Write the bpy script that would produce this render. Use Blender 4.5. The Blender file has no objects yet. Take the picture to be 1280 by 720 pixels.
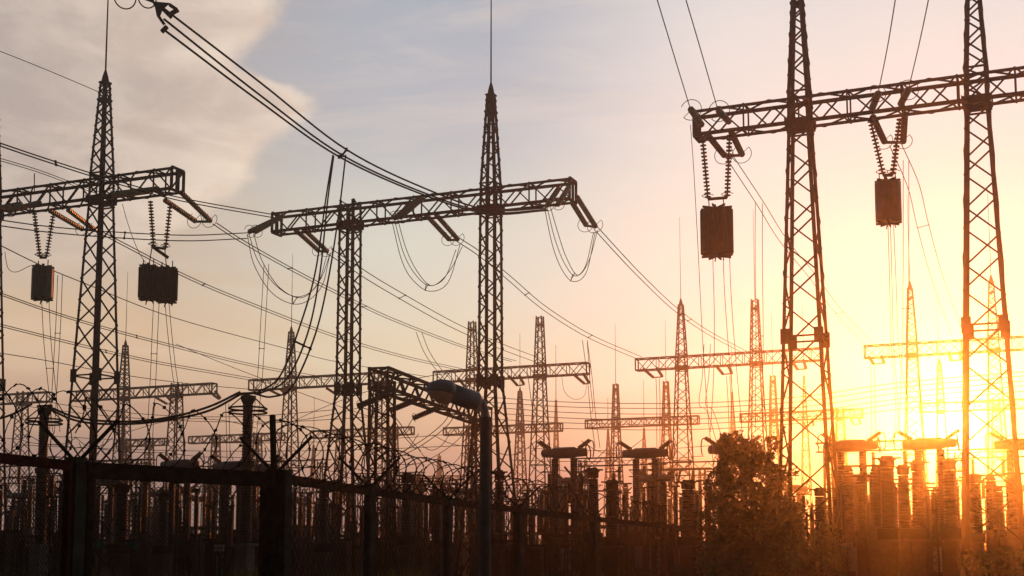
import bpy, math, random
from mathutils import Vector, Matrix
random.seed(11)
S = bpy.context.scene
COL = S.collection
V = Vector

# ------------------------------------------------------------------ camera
F, CX, PY, HOR = 1640.0, 640.0, 516.5, 690.0      # focal length and principal row in photo pixels
TILT = math.atan((HOR - PY) / F)
EYE = V((0, 0, 1.7))
cam_d = bpy.data.cameras.new('camera'); cam = bpy.data.objects.new('camera', cam_d); COL.objects.link(cam)
cam_d.sensor_width = 36; cam_d.lens = 36 * F / 1280; cam_d.shift_y = (PY - 360) / 1280
cam_d.clip_start = 0.1; cam_d.clip_end = 5000
cam.location = EYE; cam.rotation_euler = (math.pi / 2 + TILT, 0, 0)
S.camera = cam
S.render.resolution_x, S.render.resolution_y = 1024, 576

def ray(px, py):
    x, y, z = px - CX, F, PY - py
    c, s = math.cos(TILT), math.sin(TILT)
    return V((x, y * c - z * s, y * s + z * c))
def P(px, py, Y):
    d = ray(px, py); return EYE + d * (Y / d.y)
def PZ(px, py, z):
    d = ray(px, py); return EYE + d * ((z - EYE.z) / d.z)
def pxof(p):
    d = p - EYE; c, s = math.cos(TILT), math.sin(TILT)
    return CX + F * d.x / (d.y * c + d.z * s)

AZP = math.radians(23)                              # heading of the yard's cross axis
B = V((math.cos(AZP), -math.sin(AZP), 0))           # along the gantry beams
D = V((math.sin(AZP), math.cos(AZP), 0))            # across them, away from the camera
ROT = -AZP

# ------------------------------------------------------------------ sun, sky, exposure
SUN = ray(1190, 530).normalized()
SUN_EL = math.asin(SUN.z); SUN_AZ = math.atan2(SUN.x, SUN.y)
sl = bpy.data.lights.new('sun', 'SUN'); so = bpy.data.objects.new('sun', sl); COL.objects.link(so)
sl.energy = 5.0; sl.angle = math.radians(0.6); sl.color = (1.0, 0.215, 0.022)
so.rotation_euler = SUN.to_track_quat('Z', 'Y').to_euler()
so.location = (60, 180, 60)
S.view_settings.view_transform = 'Standard'; S.view_settings.look = 'None'
S.view_settings.exposure = 0; S.view_settings.gamma = 1
try: S.cycles.use_denoising = True
except Exception: pass
S.cycles.max_bounces = 6; S.cycles.transparent_max_bounces = 8; S.cycles.volume_bounces = 0
S.cycles.sample_clamp_indirect = 4

def lin(r, g, b):
    f = lambda c: (c / 255 / 12.92) if c <= 10 else ((c / 255 + .055) / 1.055) ** 2.4
    return (f(r), f(g), f(b), 1)

W = bpy.data.worlds.new('World'); S.world = W; W.use_nodes = True
nt = W.node_tree; nt.nodes.clear(); N = nt.nodes.new; L = nt.links.new
def setin(sock, v):
    if isinstance(v, bpy.types.NodeSocket): L(v, sock)
    else: sock.default_value = v
def m(op, a, b=None, c=None, clamp=False):
    n = N('ShaderNodeMath'); n.operation = op; n.use_clamp = clamp
    setin(n.inputs[0], a)
    if b is not None: setin(n.inputs[1], b)
    if c is not None: setin(n.inputs[2], c)
    return n.outputs[0]
def mixc(fac, a, b, mode='MIX'):
    n = N('ShaderNodeMix'); n.data_type = 'RGBA'; n.blend_type = mode
    setin(n.inputs[0], fac); setin(n.inputs[6], a); setin(n.inputs[7], b)
    return n.outputs[2]
def ss(x, a, b):
    n = N('ShaderNodeMapRange'); n.interpolation_type = 'SMOOTHSTEP'
    setin(n.inputs[0], x); n.inputs[1].default_value = a; n.inputs[2].default_value = b
    return n.outputs[0]
tc = N('ShaderNodeTexCoord'); sx = N('ShaderNodeSeparateXYZ'); L(tc.outputs['Generated'], sx.inputs[0])
deg = 57.29578
az = m('MULTIPLY', m('ARCTAN2', sx.outputs[0], sx.outputs[1]), deg)
el = m('MULTIPLY', m('ARCSINE', sx.outputs[2]), deg)
def noise(scale, stretch, detail=5, rough=.55, dist=0):
    mp = N('ShaderNodeMapping'); mp.inputs['Scale'].default_value = stretch; L(tc.outputs['Generated'], mp.inputs[0])
    n = N('ShaderNodeTexNoise'); n.inputs['Scale'].default_value = scale; n.inputs['Detail'].default_value = detail
    n.inputs['Roughness'].default_value = rough; n.inputs['Distortion'].default_value = dist
    L(mp.outputs[0], n.inputs[0]); return n.outputs[0]
def ramp(stops):
    n = N('ShaderNodeValToRGB'); n.color_ramp.interpolation = 'EASE'
    e = n.color_ramp.elements
    while len(e) < len(stops): e.new(.5)
    for q, (d, c) in zip(e, stops): q.position = max(0, d) / 40; q.color = lin(*c)
    return n
streak = m('SUBTRACT', noise(5, (1, 1, 5), 6, .6, .4), .5)
eln = m('ADD', el, m('MULTIPLY', streak, 3.0))
elf = m('DIVIDE', eln, 40, clamp=True)
SKYL = ramp([(0, (150, 126, 116)), (3.2, (160, 136, 126)), (5.5, (196, 162, 138)), (8.5, (220, 191, 158)), (13, (203, 186, 168)), (20, (176, 170, 170)), (30, (150, 154, 164))])
SKYC = ramp([(0, (146, 120, 110)), (3.2, (180, 147, 132)), (5.2, (214, 183, 150)), (8.5, (223, 216, 187)), (13, (215, 218, 205)), (19.5, (178, 184, 193)), (30, (152, 166, 184))])
SKYR = ramp([(0, (160, 132, 108)), (3.2, (180, 162, 136)), (5.2, (198, 192, 168)), (8.5, (212, 222, 206)), (13, (219, 227, 216)), (20, (230, 225, 220)), (30, (200, 203, 210))])
for r in (SKYL, SKYC, SKYR): L(elf, r.inputs[0])
azn = m('ADD', az, m('MULTIPLY', streak, 8))
sky = mixc(ss(azn, -17, -4), SKYL.outputs[0], SKYC.outputs[0])
sky = mixc(ss(azn, -3, 10), sky, SKYR.outputs[0])
# the big lit cloud: its right-hand rim is a curve of azimuth over elevation
fc = N('ShaderNodeFloatCurve'); cu = fc.mapping.curves[0]
rim = [(11, -20), (12.5, -15.8), (14.4, -13.0), (16.0, -11.2), (18, -10.0), (19.0, -8.8), (19.7, -9.8), (20.6, -12.0), (22, -10.8), (24, -10.3), (30, -9), (40, -9)]
cu.points[0].location = (0, 0); cu.points[1].location = (1, (-9 + 40) / 40)
for d, a in rim: cu.points.new(d / 40, (a + 40) / 40)
fc.mapping.update()
L(m('DIVIDE', el, 40, clamp=True), fc.inputs[1])
edge_az = m('SUBTRACT', m('MULTIPLY', fc.outputs[0], 40), 40)
cn = m('ADD', m('MULTIPLY', m('SUBTRACT', noise(9, (1, 1, 1.3), 7, .62, .5), .5), 1.25), m('MULTIPLY', m('SUBTRACT', noise(38, (1, 1, 1.4), 6, .65, .4), .5), .55))
dist = m('ADD', m('SUBTRACT', edge_az, az), m('MULTIPLY', cn, 2.6))
cmask = m('MULTIPLY', ss(dist, -.3, 1.0), m('MULTIPLY', ss(el, 10.5, 15), m('SUBTRACT', 1, ss(az, 30, 60))))
cmask = m('MULTIPLY', cmask, ss(az, -60, -40))
rimlit = m('POWER', 2.718, m('MULTIPLY', m('MAXIMUM', m('ADD', dist, m('MULTIPLY', cn, 4)), 0), -.17))
puff = noise(13, (1, 1, 1.8), 8, .62, .9)
inner = mixc(ss(puff, .36, .66), lin(174, 162, 157), lin(194, 180, 171))
ccol = mixc(rimlit, inner, mixc(ss(puff, .35, .65), lin(230, 207, 188), lin(247, 229, 208)))
sky = mixc(m('MULTIPLY', cmask, .92), sky, ccol)
# soft wisps
wisp = ss(noise(3.6, (1, 1, 5), 8, .64, .9), .47, .74)
sky = mixc(m('MULTIPLY', wisp, m('MULTIPLY', ss(el, 3, 10), .34)), sky, lin(238, 220, 203))
# a bank of grey-mauve cloud low over the horizon
bank = m('MULTIPLY', ss(noise(4, (1, 1, 7), 6, .55, .3), .42, .62), m('SUBTRACT', 1, ss(el, 3.0, 6.0)))
bank = m('MULTIPLY', bank, m('SUBTRACT', 1, ss(az, 2, 12)))
sky = mixc(m('MULTIPLY', bank, .45), sky, lin(150, 126, 124))
# aureole of the sun shining through thin cloud
cosd = N('ShaderNodeVectorMath'); cosd.operation = 'DOT_PRODUCT'
nrm = N('ShaderNodeVectorMath'); nrm.operation = 'NORMALIZE'; L(tc.outputs['Generated'], nrm.inputs[0])
L(nrm.outputs[0], cosd.inputs[0]); cosd.inputs[1].default_value = SUN
ang = m('MULTIPLY', m('ARCCOSINE', m('MINIMUM', cosd.outputs['Value'], .9999999)), deg)
def glow(col, amp, width):
    return mixc(1.0, (0, 0, 0, 1), mixc(1.0, tuple(c * amp for c in col) + (1,), m('POWER', 2.718, m('DIVIDE', ang, -width)), 'MULTIPLY'), 'ADD')
def addc(a, b): return mixc(1.0, a, b, 'ADD')
sky = addc(sky, glow((1, .78, .40), .25, 2.2))
sky = addc(sky, glow((.6, .72, .62), 0.08, 7.0))
sky = addc(sky, glow((1, .92, .70), 1.1, 0.9))
sky = addc(sky, mixc(1.0, (6, 4.6, 2.4, 1), m('SUBTRACT', 1, ss(ang, .5, 1.5)), 'MULTIPLY'))
nish = N('ShaderNodeTexSky'); nish.sky_type = 'NISHITA'; nish.sun_disc = False
nish.sun_elevation = SUN_EL; nish.sun_rotation = SUN_AZ
nis = mixc(1.0, nish.outputs[0], (.012, .012, .012, 1), 'MULTIPLY')
front = ss(sx.outputs[1], -.1, .55)
high = m('SUBTRACT', 1, ss(el, 32, 55))
sky = mixc(m('MULTIPLY', front, high), nis, sky)
bg = N('ShaderNodeBackground'); bg.inputs[1].default_value = 1.0; L(sky, bg.inputs[0])
wo = N('ShaderNodeOutputWorld'); L(bg.outputs[0], wo.inputs[0])

# ------------------------------------------------------------------ materials
MATS = {}
def mat(name, col, rough=.7, metal=0, var=.35, scale=6, transl=0, bump=0):
    if name in MATS: return MATS[name]
    k = bpy.data.materials.new(name); k.use_nodes = True; t = k.node_tree
    b = t.nodes['Principled BSDF']; out = t.nodes['Material Output']
    tcn = t.nodes.new('ShaderNodeTexCoord'); n = t.nodes.new('ShaderNodeTexNoise')
    n.inputs['Scale'].default_value = scale; n.inputs['Detail'].default_value = 6; n.inputs['Roughness'].default_value = .65
    t.links.new(tcn.outputs['Object'], n.inputs[0])
    r = t.nodes.new('ShaderNodeValToRGB'); e = r.color_ramp.elements
    e[0].position, e[1].position = .3, .72
    e[0].color = tuple(c * (1 - var) for c in col) + (1,); e[1].color = tuple(min(1, c * (1 + var)) for c in col) + (1,)
    t.links.new(n.outputs[0], r.inputs[0]); t.links.new(r.outputs[0], b.inputs['Base Color'])
    b.inputs['Roughness'].default_value = rough; b.inputs['Specular IOR Level'].default_value = .5 if transl else (.25 if 'porcelain' in name or 'grey' in name else 0.0); b.inputs['Metallic'].default_value = metal
    if bump:
        bu = t.nodes.new('ShaderNodeBump'); bu.inputs['Strength'].default_value = bump
        t.links.new(n.outputs[0], bu.inputs['Height']); t.links.new(bu.outputs[0], b.inputs['Normal'])
    if transl:
        tr = t.nodes.new('ShaderNodeBsdfTranslucent'); t.links.new(r.outputs[0], tr.inputs[0])
        mx = t.nodes.new('ShaderNodeMixShader'); mx.inputs[0].default_value = transl
        t.links.new(b.outputs[0], mx.inputs[1]); t.links.new(tr.outputs[0], mx.inputs[2]); t.links.new(mx.outputs[0], out.inputs[0])
    MATS[name] = k; return k
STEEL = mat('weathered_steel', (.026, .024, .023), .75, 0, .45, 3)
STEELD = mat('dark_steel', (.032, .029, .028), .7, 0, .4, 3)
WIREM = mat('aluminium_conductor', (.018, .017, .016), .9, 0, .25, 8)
GLASS = mat('insulator_glass', (.42, .44, .32), .2, 0, .4, 9, .2)
PORC = mat('brown_porcelain', (.026, .019, .017), .6, 0, .3, 5)
GREYP = mat('grey_paint', (.13, .14, .17), .55, 0, .25, 3)
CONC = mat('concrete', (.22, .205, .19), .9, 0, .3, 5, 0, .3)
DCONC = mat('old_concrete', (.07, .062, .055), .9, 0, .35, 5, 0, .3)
RUST = mat('red_brown_paint', (.07, .018, .014), .7, 0, .4, 7)
TIMBER = mat('dark_rail', (.06, .04, .03), .8, 0, .4, 8)
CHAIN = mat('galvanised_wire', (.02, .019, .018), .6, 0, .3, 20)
LEAF = mat('leaf_green', (.060, .075, .022), .6, 0, .55, 1.3, .35)
BARK = mat('bark', (.06, .045, .03), .9, 0, .4, 8)
GRASSM = mat('grass_green', (.07, .09, .03), .7, 0, .45, 2, .3)
GROUND = mat('gravel_ground', (.09, .075, .055), .95, 0, .4, .4, 0, .4)
LAMPM = mat('lamp_diffuser', (.85, .82, .78), .4, 0, .08, 4, .35)
LAMPB = mat('lamp_housing', (.52, .52, .57), .5, 0, .2, 4)
GREEN = mat('green_casing', (.03, .10, .08), .5, 0, .3, 5)
SIGNW = mat('sign_white', (.6, .58, .55), .6, 0, .1, 8)
TREES = mat('far_tree_green', (.045, .05, .03), .8, 0, .5, .5)

# ------------------------------------------------------------------ mesh helpers
class MB:
    def __init__(s): s.v, s.f = [], []
    def add(s, vs, fs):
        o = len(s.v); s.v += [tuple(v) for v in vs]; s.f += [tuple(i + o for i in f) for f in fs]
    def bar(s, p, q, w=.06, h=None, up=None):
        p, q = V(p), V(q); h = w if h is None else h
        d = q - p
        if d.length < 1e-5: return
        d.normalize(); u = V(up) if up else (V((0, 0, 1)) if abs(d.z) < .9 else V((1, 0, 0)))
        a = d.cross(u).normalized() * w / 2; b = d.cross(a).normalized() * h / 2
        s.add([p - a - b, p + a - b, p + a + b, p - a + b, q - a - b, q + a - b, q + a + b, q - a + b],
              [(0, 1, 2, 3), (7, 6, 5, 4), (0, 4, 5, 1), (1, 5, 6, 2), (2, 6, 7, 3), (3, 7, 4, 0)])
    def angle(s, p, q, w, ox, oy, t=.014):
        """steel angle: two thin legs meeting at the line p-q, opening towards ox and oy"""
        p, q = V(p), V(q); ox, oy = V(ox), V(oy)
        for a, b in ((ox, oy), (oy, ox)):
            c = [p, p + a * w, p + a * w + b * t, p + b * t]; e = [q, q + a * w, q + a * w + b * t, q + b * t]
            s.add(c + e, [(0, 1, 2, 3), (7, 6, 5, 4), (0, 4, 5, 1), (1, 5, 6, 2), (2, 6, 7, 3), (3, 7, 4, 0)])
    def box(s, c, sz):
        c = V(c); x, y, z = sz[0] / 2, sz[1] / 2, sz[2] / 2
        s.add([c + V(k) for k in ((-x, -y, -z), (x, -y, -z), (x, y, -z), (-x, y, -z), (-x, -y, z), (x, -y, z), (x, y, z), (-x, y, z))],
              [(3, 2, 1, 0), (4, 5, 6, 7), (0, 1, 5, 4), (1, 2, 6, 5), (2, 3, 7, 6), (3, 0, 4, 7)])
    def lathe(s, p, q, prof, n=10):
        """prof: (t along p->q in metres, radius)"""
        p, q = V(p), V(q); d = (q - p).normalized()
        a = d.orthogonal().normalized(); b = d.cross(a)
        o = len(s.v); k = len(prof)
        for t, r in prof:
            for i in range(n):
                g = 2 * math.pi * i / n; s.v.append(tuple(p + d * t + (a * math.cos(g) + b * math.sin(g)) * r))
        for j in range(k - 1):
            for i in range(n):
                i2 = (i + 1) % n
                s.f.append((o + j * n + i, o + j * n + i2, o + (j + 1) * n + i2, o + (j + 1) * n + i))
        s.f.append(tuple(o + i for i in range(n))[::-1]); s.f.append(tuple(o + (k - 1) * n + i for i in range(n)))
    def cyl(s, p, q, r, r2=None, n=10):
        s.lathe(p, q, [(0, r), ((V(q) - V(p)).length, r if r2 is None else r2)], n)
    def tube(s, pts, r, n=5, r2=None):
        pts = [V(p) for p in pts]; o = len(s.v); k = len(pts); ref = None
        for j, p in enumerate(pts):
            d = (pts[min(j + 1, k - 1)] - pts[max(j - 1, 0)]).normalized()
            if ref is None: ref = d.orthogonal().normalized()
            ref = (ref - d * ref.dot(d)).normalized(); b = d.cross(ref)
            rr = r if r2 is None else r + (r2 - r) * j / (k - 1)
            for i in range(n):
                g = 2 * math.pi * i / n; s.v.append(tuple(p + (ref * math.cos(g) + b * math.sin(g)) * rr))
        for j in range(k - 1):
            for i in range(n):
                i2 = (i + 1) % n; s.f.append((o + j * n + i, o + j * n + i2, o + (j + 1) * n + i2, o + (j + 1) * n + i))
        s.f.append(tuple(o + i for i in range(n))[::-1]); s.f.append(tuple(o + (k - 1) * n + i for i in range(n)))
    def ring(s, c, axis, R, r, n=20, arc=1.0, m_=5):
        c, axis = V(c), V(axis).normalized(); a = axis.orthogonal().normalized(); b = axis.cross(a)
        k = int(n * arc) + 1
        s.tube([c + (a * math.cos(2 * math.pi * i / n) + b * math.sin(2 * math.pi * i / n)) * R for i in range(k)], r, m_)
    def build(s, name, material, parent=None, smooth=False, world=False):
        me = bpy.data.meshes.new(name); vs = s.v
        o = bpy.data.objects.new(name, me); COL.objects.link(o)
        if parent is not None:
            o.parent = parent
            if world:
                base = parent; off = V((0, 0, 0))
                while base is not None: off += base.location; base = base.parent
                vs = [tuple(V(v) - off) for v in vs]
        me.from_pydata(vs, [], s.f); me.materials.append(material); me.update()
        if smooth: me.polygons.foreach_set('use_smooth', [True] * len(me.polygons))
        return o
def tag(o, label=None, cat=None, group=None, kind=None):
    if label: o['label'] = label
    if cat: o['category'] = cat
    if group: o['group'] = group
    if kind: o['kind'] = kind
    return o
def empty(name, loc, rz=0, label=None, cat=None, group=None):
    o = bpy.data.objects.new(name, None); COL.objects.link(o); o.location = loc; o.rotation_euler = (0, 0, rz)
    o.empty_display_size = .3
    return tag(o, label, cat, group)
def copy_tree(o, loc=None, rz=None, sc=None, label=None, group=None, parent=None):
    c = o.copy(); COL.objects.link(c)
    if parent is not None: c.parent = parent
    if loc is not None: c.location = loc
    if rz is not None: c.rotation_euler = (0, 0, rz)
    if sc is not None: c.scale = (sc[0], sc[1], sc[2]) if isinstance(sc, tuple) else (sc, sc, sc)
    if label: c['label'] = label
    if group: c['group'] = group
    for ch in list(o.children): copy_tree(ch, parent=c)
    return c
def smooth_pts(pts, n=8):
    pts = [V(p) for p in pts]
    if len(pts) < 3:
        return [pts[0].lerp(pts[-1], i / n) for i in range(n + 1)]
    q = [pts[0] * 2 - pts[1]] + pts + [pts[-1] * 2 - pts[-2]]; out = []
    for i in range(1, len(q) - 2):
        p0, p1, p2, p3 = q[i - 1:i + 3]
        for k in range(n):
            t = k / n
            out.append(.5 * (2 * p1 + (p2 - p0) * t + (2 * p0 - 5 * p1 + 4 * p2 - p3) * t * t + (3 * p1 - p0 - 3 * p2 + p3) * t ** 3))
    return out + [pts[-1]]

# ------------------------------------------------------------------ ground, wall and far woods
g = MB(); g.add([(-330, -60, 0), (450, -60, 0), (450, 382, 0), (-330, 382, 0)], [(0, 1, 2, 3)])
tag(g.build('ground', GROUND), 'bare gravelly ground of the substation yard', kind='structure')
t_ = MB(); rr = random.Random(5)
for i in range(1400):
    x = rr.uniform(-250, 345); y = rr.uniform(336, 368) ; h = rr.uniform(2.2, 4.2) + 1.6 * math.sin(x * .021) + 1.2 * math.sin(x * .09)
    r = rr.uniform(2, 3.6)
    for k in range(5):
        a = rr.uniform(0, 6.28); c = V((x + math.cos(a) * r * .6, y + math.sin(a) * r * .6, h * rr.uniform(.25, .95)))
        q = rr.uniform(.8, 2.0)
        vs = [c + V((rr.uniform(-q, q), rr.uniform(-q, q), rr.uniform(-q, q) * .8)) for _ in range(6)]
        t_.add(vs, [(0, 1, 2), (2, 3, 4), (4, 5, 0), (0, 2, 4), (1, 3, 5)])
tag(t_.build('distant_woods', TREES), 'dark line of woods far behind the substation', kind='stuff')

wall = empty('perimeter_wall', (0, 0, 0), 0, 'long low panel wall running behind the rows of equipment', 'wall')
wa = P(640, 690, 205) - B * 150; wa.z = 0
for i in range(60):
    p = wa + B * (5.0 * i)
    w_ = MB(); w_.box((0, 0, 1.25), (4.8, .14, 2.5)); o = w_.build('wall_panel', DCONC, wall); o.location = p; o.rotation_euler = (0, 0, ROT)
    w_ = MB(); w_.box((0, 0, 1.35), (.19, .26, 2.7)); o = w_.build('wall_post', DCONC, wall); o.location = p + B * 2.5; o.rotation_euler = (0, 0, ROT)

# ------------------------------------------------------------------ lattice gantries
def zig(b, A, Bp, n, w, flip=0):
    """single diagonals between polyline rails A(t) and Bp(t), t in 0..1"""
    for i in range(n):
        t0, t1 = i / n, (i + 1) / n
        if (i + flip) % 2: b.bar(A(t0), Bp(t1), w)
        else: b.bar(Bp(t0), A(t1), w)
def shaft(b, prof, leg, brace, ratio=1.15, near=False):
    """square lattice shaft, prof: (z, half width)"""
    for (z0, h0), (z1, h1) in zip(prof, prof[1:]):
        c = lambda sx_, sy_: (lambda t: V((sx_ * (h0 + (h1 - h0) * t), sy_ * (h0 + (h1 - h0) * t), z0 + (z1 - z0) * t)))
        corners = [(-1, -1), (1, -1), (1, 1), (-1, 1)]
        for sx_, sy_ in corners:
            if near: b.angle(c(sx_, sy_)(0), c(sx_, sy_)(1), leg * 1.25, (-sx_, 0, 0), (0, -sy_, 0), .02)
            else: b.bar(c(sx_, sy_)(0), c(sx_, sy_)(1), leg)
        # panels follow the width
        ts, t = [0.0], 0.0
        while t < 1:
            w = 2 * (h0 + (h1 - h0) * t); t += max(.35, w * ratio) / (z1 - z0); ts.append(t)
        ts = [q / ts[-1] for q in ts]
        for k in range(4):
            A, Bq = c(*corners[k]), c(*corners[(k + 1) % 4])
            for i in range(len(ts) - 1):
                if i % 2: b.bar(A(ts[i]), Bq(ts[i + 1]), brace)
                else: b.bar(Bq(ts[i]), A(ts[i + 1]), brace)
        for k in range(4):
            b.bar(c(*corners[k])(0), c(*corners[(k + 1) % 4])(0), brace * 1.15)
PROF_TAPER = [(0, 1.16), (10.2, .78), (18.7, .45), (20.3, .43)]
PROF_SPLAY = [(0, 1.35), (10.3, .49), (18.7, .45), (20.3, .43)]
BZ0, BZ1, BH = 18.95, 20.05, .46        # beam bottom, top, half depth
def make_gantry(towers, by, x0, x1, label, prof=PROF_TAPER, near=False, group=None, fine=1.0, bz=(BZ0, BZ1), tipz=25.0, rodlen=8.5):
    """towers: (px, has_spire, has_rod) ; by: beam-centre row at the first tower ; x0,x1: beam ends in px"""
    zc = (bz[0] + bz[1]) / 2
    p0 = PZ(towers[0][0], by, zc); base = V((p0.x, p0.y, 0))
    def tt(px):
        lo, hi = -90.0, 90.0
        for _ in range(50):
            mid = (lo + hi) / 2; q = base + B * mid; q.z = zc
            if pxof(q) < px and q.y > 5: lo = mid
            else: hi = mid
        return lo
    root = empty('lattice_gantry', base, ROT, label, 'gantry', group)
    leg = .11 if near else max(.085, base.y * .00085) * fine
    br = .060 if near else max(.05, base.y * .00050) * fine
    for i, (px, spire, rod) in enumerate(towers):
        tx = tt(px); b = MB(); pr = list(prof)
        if spire: pr = pr + ([(tipz - .9, .235), (tipz, .19)] if spire == 1 else [(tipz - .8, .30), (tipz, .27)])
        shaft(b, pr, leg, br, .86 if near else .8, near)
        if near:
            for k in range(26):
                z = 3 + .8 * k
                if z > (23 if spire else 19.5): break
                h = next(h0 + (h1 - h0) * (z - z0) / (z1 - z0) for (z0, h0), (z1, h1) in zip(pr, pr[1:]) if z0 <= z <= z1)
                b.bar((-h, -h, z), (-h + .22, -h - .02, z), .03)
        if not near and base.y > 150:   # concrete foot hidden in equipment
            pass
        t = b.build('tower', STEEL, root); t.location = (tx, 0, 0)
        for s_ in (-1, 1):
            for u_ in (-1, 1):
                h10 = pr[1][1]
                if near:
                    b = MB(); b.box((s_ * (h10 - .12), u_ * (h10 + .012), 10.2), (.36, .03, .62)); b.box((s_ * (h10 + .012), u_ * (h10 - .12), 10.2), (.03, .32, .62))
                    b.build('gusset_plate', STEEL, t)
                b = MB(); b.box((s_ * pr[0][1], u_ * pr[0][1], .2), (.6, .6, .4)); b.build('footing', CONC, t)
        b = MB(); k = .52
        for u_ in (-1, 1):
            b.box((0, u_ * (k + .012), 18.98), (2 * k, .03, .34)); b.box((u_ * (k + .02), 0, 19.05), (.03, 2 * k, .30))
        b.build('bearing_plate', STEEL, t)
        if spire:
            b = MB(); b.box((0, 0, tipz - .9), (.54, .54, .1)); b.build('collar', STEEL, t); b = MB(); b.box((0, 0, tipz), (.46 if spire == 1 else .62, .46 if spire == 1 else .62, .08))
            if spire == 1: b.lathe((0, 0, tipz + .03), (0, 0, tipz + 1), [(0, .20), (.30, .14), (.62, .05)], 8); b.build('spire_cap', STEEL, t)
        if rod:
            b = MB(); r = .045 if near else max(.03, base.y * .00028)
            zt = tipz if spire else 20.2
            b.tube([(0, 0, zt), (0, 0, zt + rodlen * .5), (0, 0, zt + rodlen)], r, 6, r * .45); b.build('lightning_rod', STEELD, t)
    a, e = tt(x0), tt(x1); b = MB(); n = max(3, round((e - a) / 1.05))
    R = lambda sy_, z: (lambda t: V((a + (e - a) * t, sy_ * BH, z)))
    rails = [R(-1, bz[0]), R(-1, bz[1]), R(1, bz[1]), R(1, bz[0])]
    for q in range(4):
        sy_ = -1 if q in (0, 1) else 1; sz_ = 1 if q in (0, 3) else -1
        if near: b.angle(rails[q](0), rails[q](1), leg * 1.2, (0, -sy_, 0), (0, 0, sz_), .02)
        else: b.bar(rails[q](0), rails[q](1), leg)
        zig(b, rails[q], rails[(q + 1) % 4], n, br, 0)
        for t in (0, 1): b.bar(rails[q](t), rails[(q + 1) % 4](t), leg)
        for j in range(1, n):
            if j % 2 == 0: b.bar(rails[q](j / n), rails[(q + 1) % 4](j / n), br)
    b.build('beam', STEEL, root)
    if near:
        for px in (x0, x1):
            tx = tt(px); b = MB(); b.box((tx, 0, (bz[0] + bz[1]) / 2), (.035, .30, bz[1] - bz[0])); b.build('end_plate', STEEL, root)
    root['_y'] = base.y
    return root, base, tt
GR = 'steel lattice gantries across the yard'
gR, bR, tR = make_gantry([(1000, 1, 1), (1221, 1, 1)], 141, 871, 1420, 'tall tapered lattice gantry with two spires over the bush, close beside the low sun', PROF_TAPER, True, GR)
gC, bC, tC = make_gantry([(613.5, 1, 1), (438, 0, 0)], 250, 346, 716, 'straight legged lattice gantry behind the grey street lamp, one leg spired and one flat topped', PROF_SPLAY, True, GR)
gL, bL, tL = make_gantry([(127, 1, 1), (-14, 1, 0)], 238, -160, 222, 'tapered lattice gantry above the red framed gate, long beam cut by the picture edge', PROF_TAPER, True, GR)
FAR = [
 ([(852, 1, 1), (945, 2, 1)], 453, 796, 1028, 'far gantry with one sharp and one blunt spire ending behind the tower over the bush', PROF_TAPER),
 ([(675, 2, 0), (590, 2, 0)], 464, 544, 735, 'far gantry with two blunt spires just behind the grey street lamp head', PROF_TAPER),
 ([(1140, 1, 1), (1242, 1, 1)], 437, 1081, 1330, 'far gantry glowing in the sunlight directly above the sun', PROF_TAPER),
 ([(770, 2, 1), (833, 2, 1)], 529, 733, 873, 'small distant gantry above the two breakers left of the bush', PROF_TAPER),
 ([(967, 2, 1), (1050, 0, 0)], 521, 926, 1078, 'distant gantry seen through the legs of the tall tower over the bush', PROF_TAPER),
 ([(363, 1, 1), (475, 0, 0)], 479, 314, 488, 'far gantry with one slim spire just right of the ringed post insulator', PROF_TAPER),
 ([(155, 1, 1), (221, 0, 0)], 492, 92, 268, 'far gantry with a slim spire behind the tapered tower, one column flat topped', PROF_TAPER),
 ([(28, 0, 0), (-40, 0, 0)], 498, -60, 62, 'far flat topped gantry behind the razor wire over the red gate', PROF_TAPER),
 ([(270, 0, 0), (322, 0, 0)], 549, 238, 354, 'distant flat topped gantry below the ringed post insulator', PROF_TAPER),
 ([(426, 0, 0), (492, 0, 0)], 542, 390, 516, 'distant flat topped gantry behind the two columns of the straight legged gantry', PROF_TAPER),
 ([(650, 1, 1), (588, 0, 0)], 536, 556, 702, 'distant gantry with a single spire between the street lamp and the breakers', PROF_TAPER),
 ([(187, 0, 0), (158, 0, 0)], 553, 148, 208, 'short distant gantry low behind the tapered tower above the gate', PROF_TAPER),
 ([(549, 1, 0), (521, 0, 0)], 598, 508, 574, 'tiny very distant gantry above the pale capped transformer', PROF_TAPER),
 ([(1176, 1, 1), (1245, 0, 0)], 509, 1150, 1300, 'distant gantry almost lost in the glare of the sun', PROF_TAPER),
]
FARG = []
for tw, by, x0, x1, lab, pr in FAR:
    FARG.append(make_gantry(tw, by, x0, x1, lab, pr, False, GR))

# thin far lightning masts
def mast(px, tip, Y, label, rodpx=0):
    top = P(px, tip, Y); base = V((top.x, top.y, 0))
    r = empty('lightning_mast', base, ROT, label, 'mast', 'slim lightning masts standing far behind')
    b = MB(); shaft(b, [(0, .9), (top.z * .6, .5), (top.z, .08)], Y * .0006, Y * .0004, 1.6); b.build('mast_shaft', STEEL, r)
    if rodpx:
        b = MB(); b.tube([(0, 0, top.z), (0, 0, top.z + rodpx * Y / F)], Y * .0003, 5, Y * .00015); b.build('lightning_rod', STEELD, r)
mast(760, 537, 230, 'slim spire standing just left of the blunt distant spire over the breakers', 40)
mast(805, 535, 240, 'slim spire rising behind the breaker nearest the ribbed dark column', 60)
mast(1005, 470, 200, 'slim spire seen inside the tall tower over the bush', 90)
mast(392, 556, 250, 'tiny spire visible beside the column base behind the long fence', 60)
mast(155, 520, 260, 'tiny spire behind the gantry over the gate')
mast(695, 500, 260, 'slim needle spire behind the blunt spired gantry', 70)
mast(915, 490, 260, 'slim needle spire standing between the far twin spires', 60)

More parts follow.
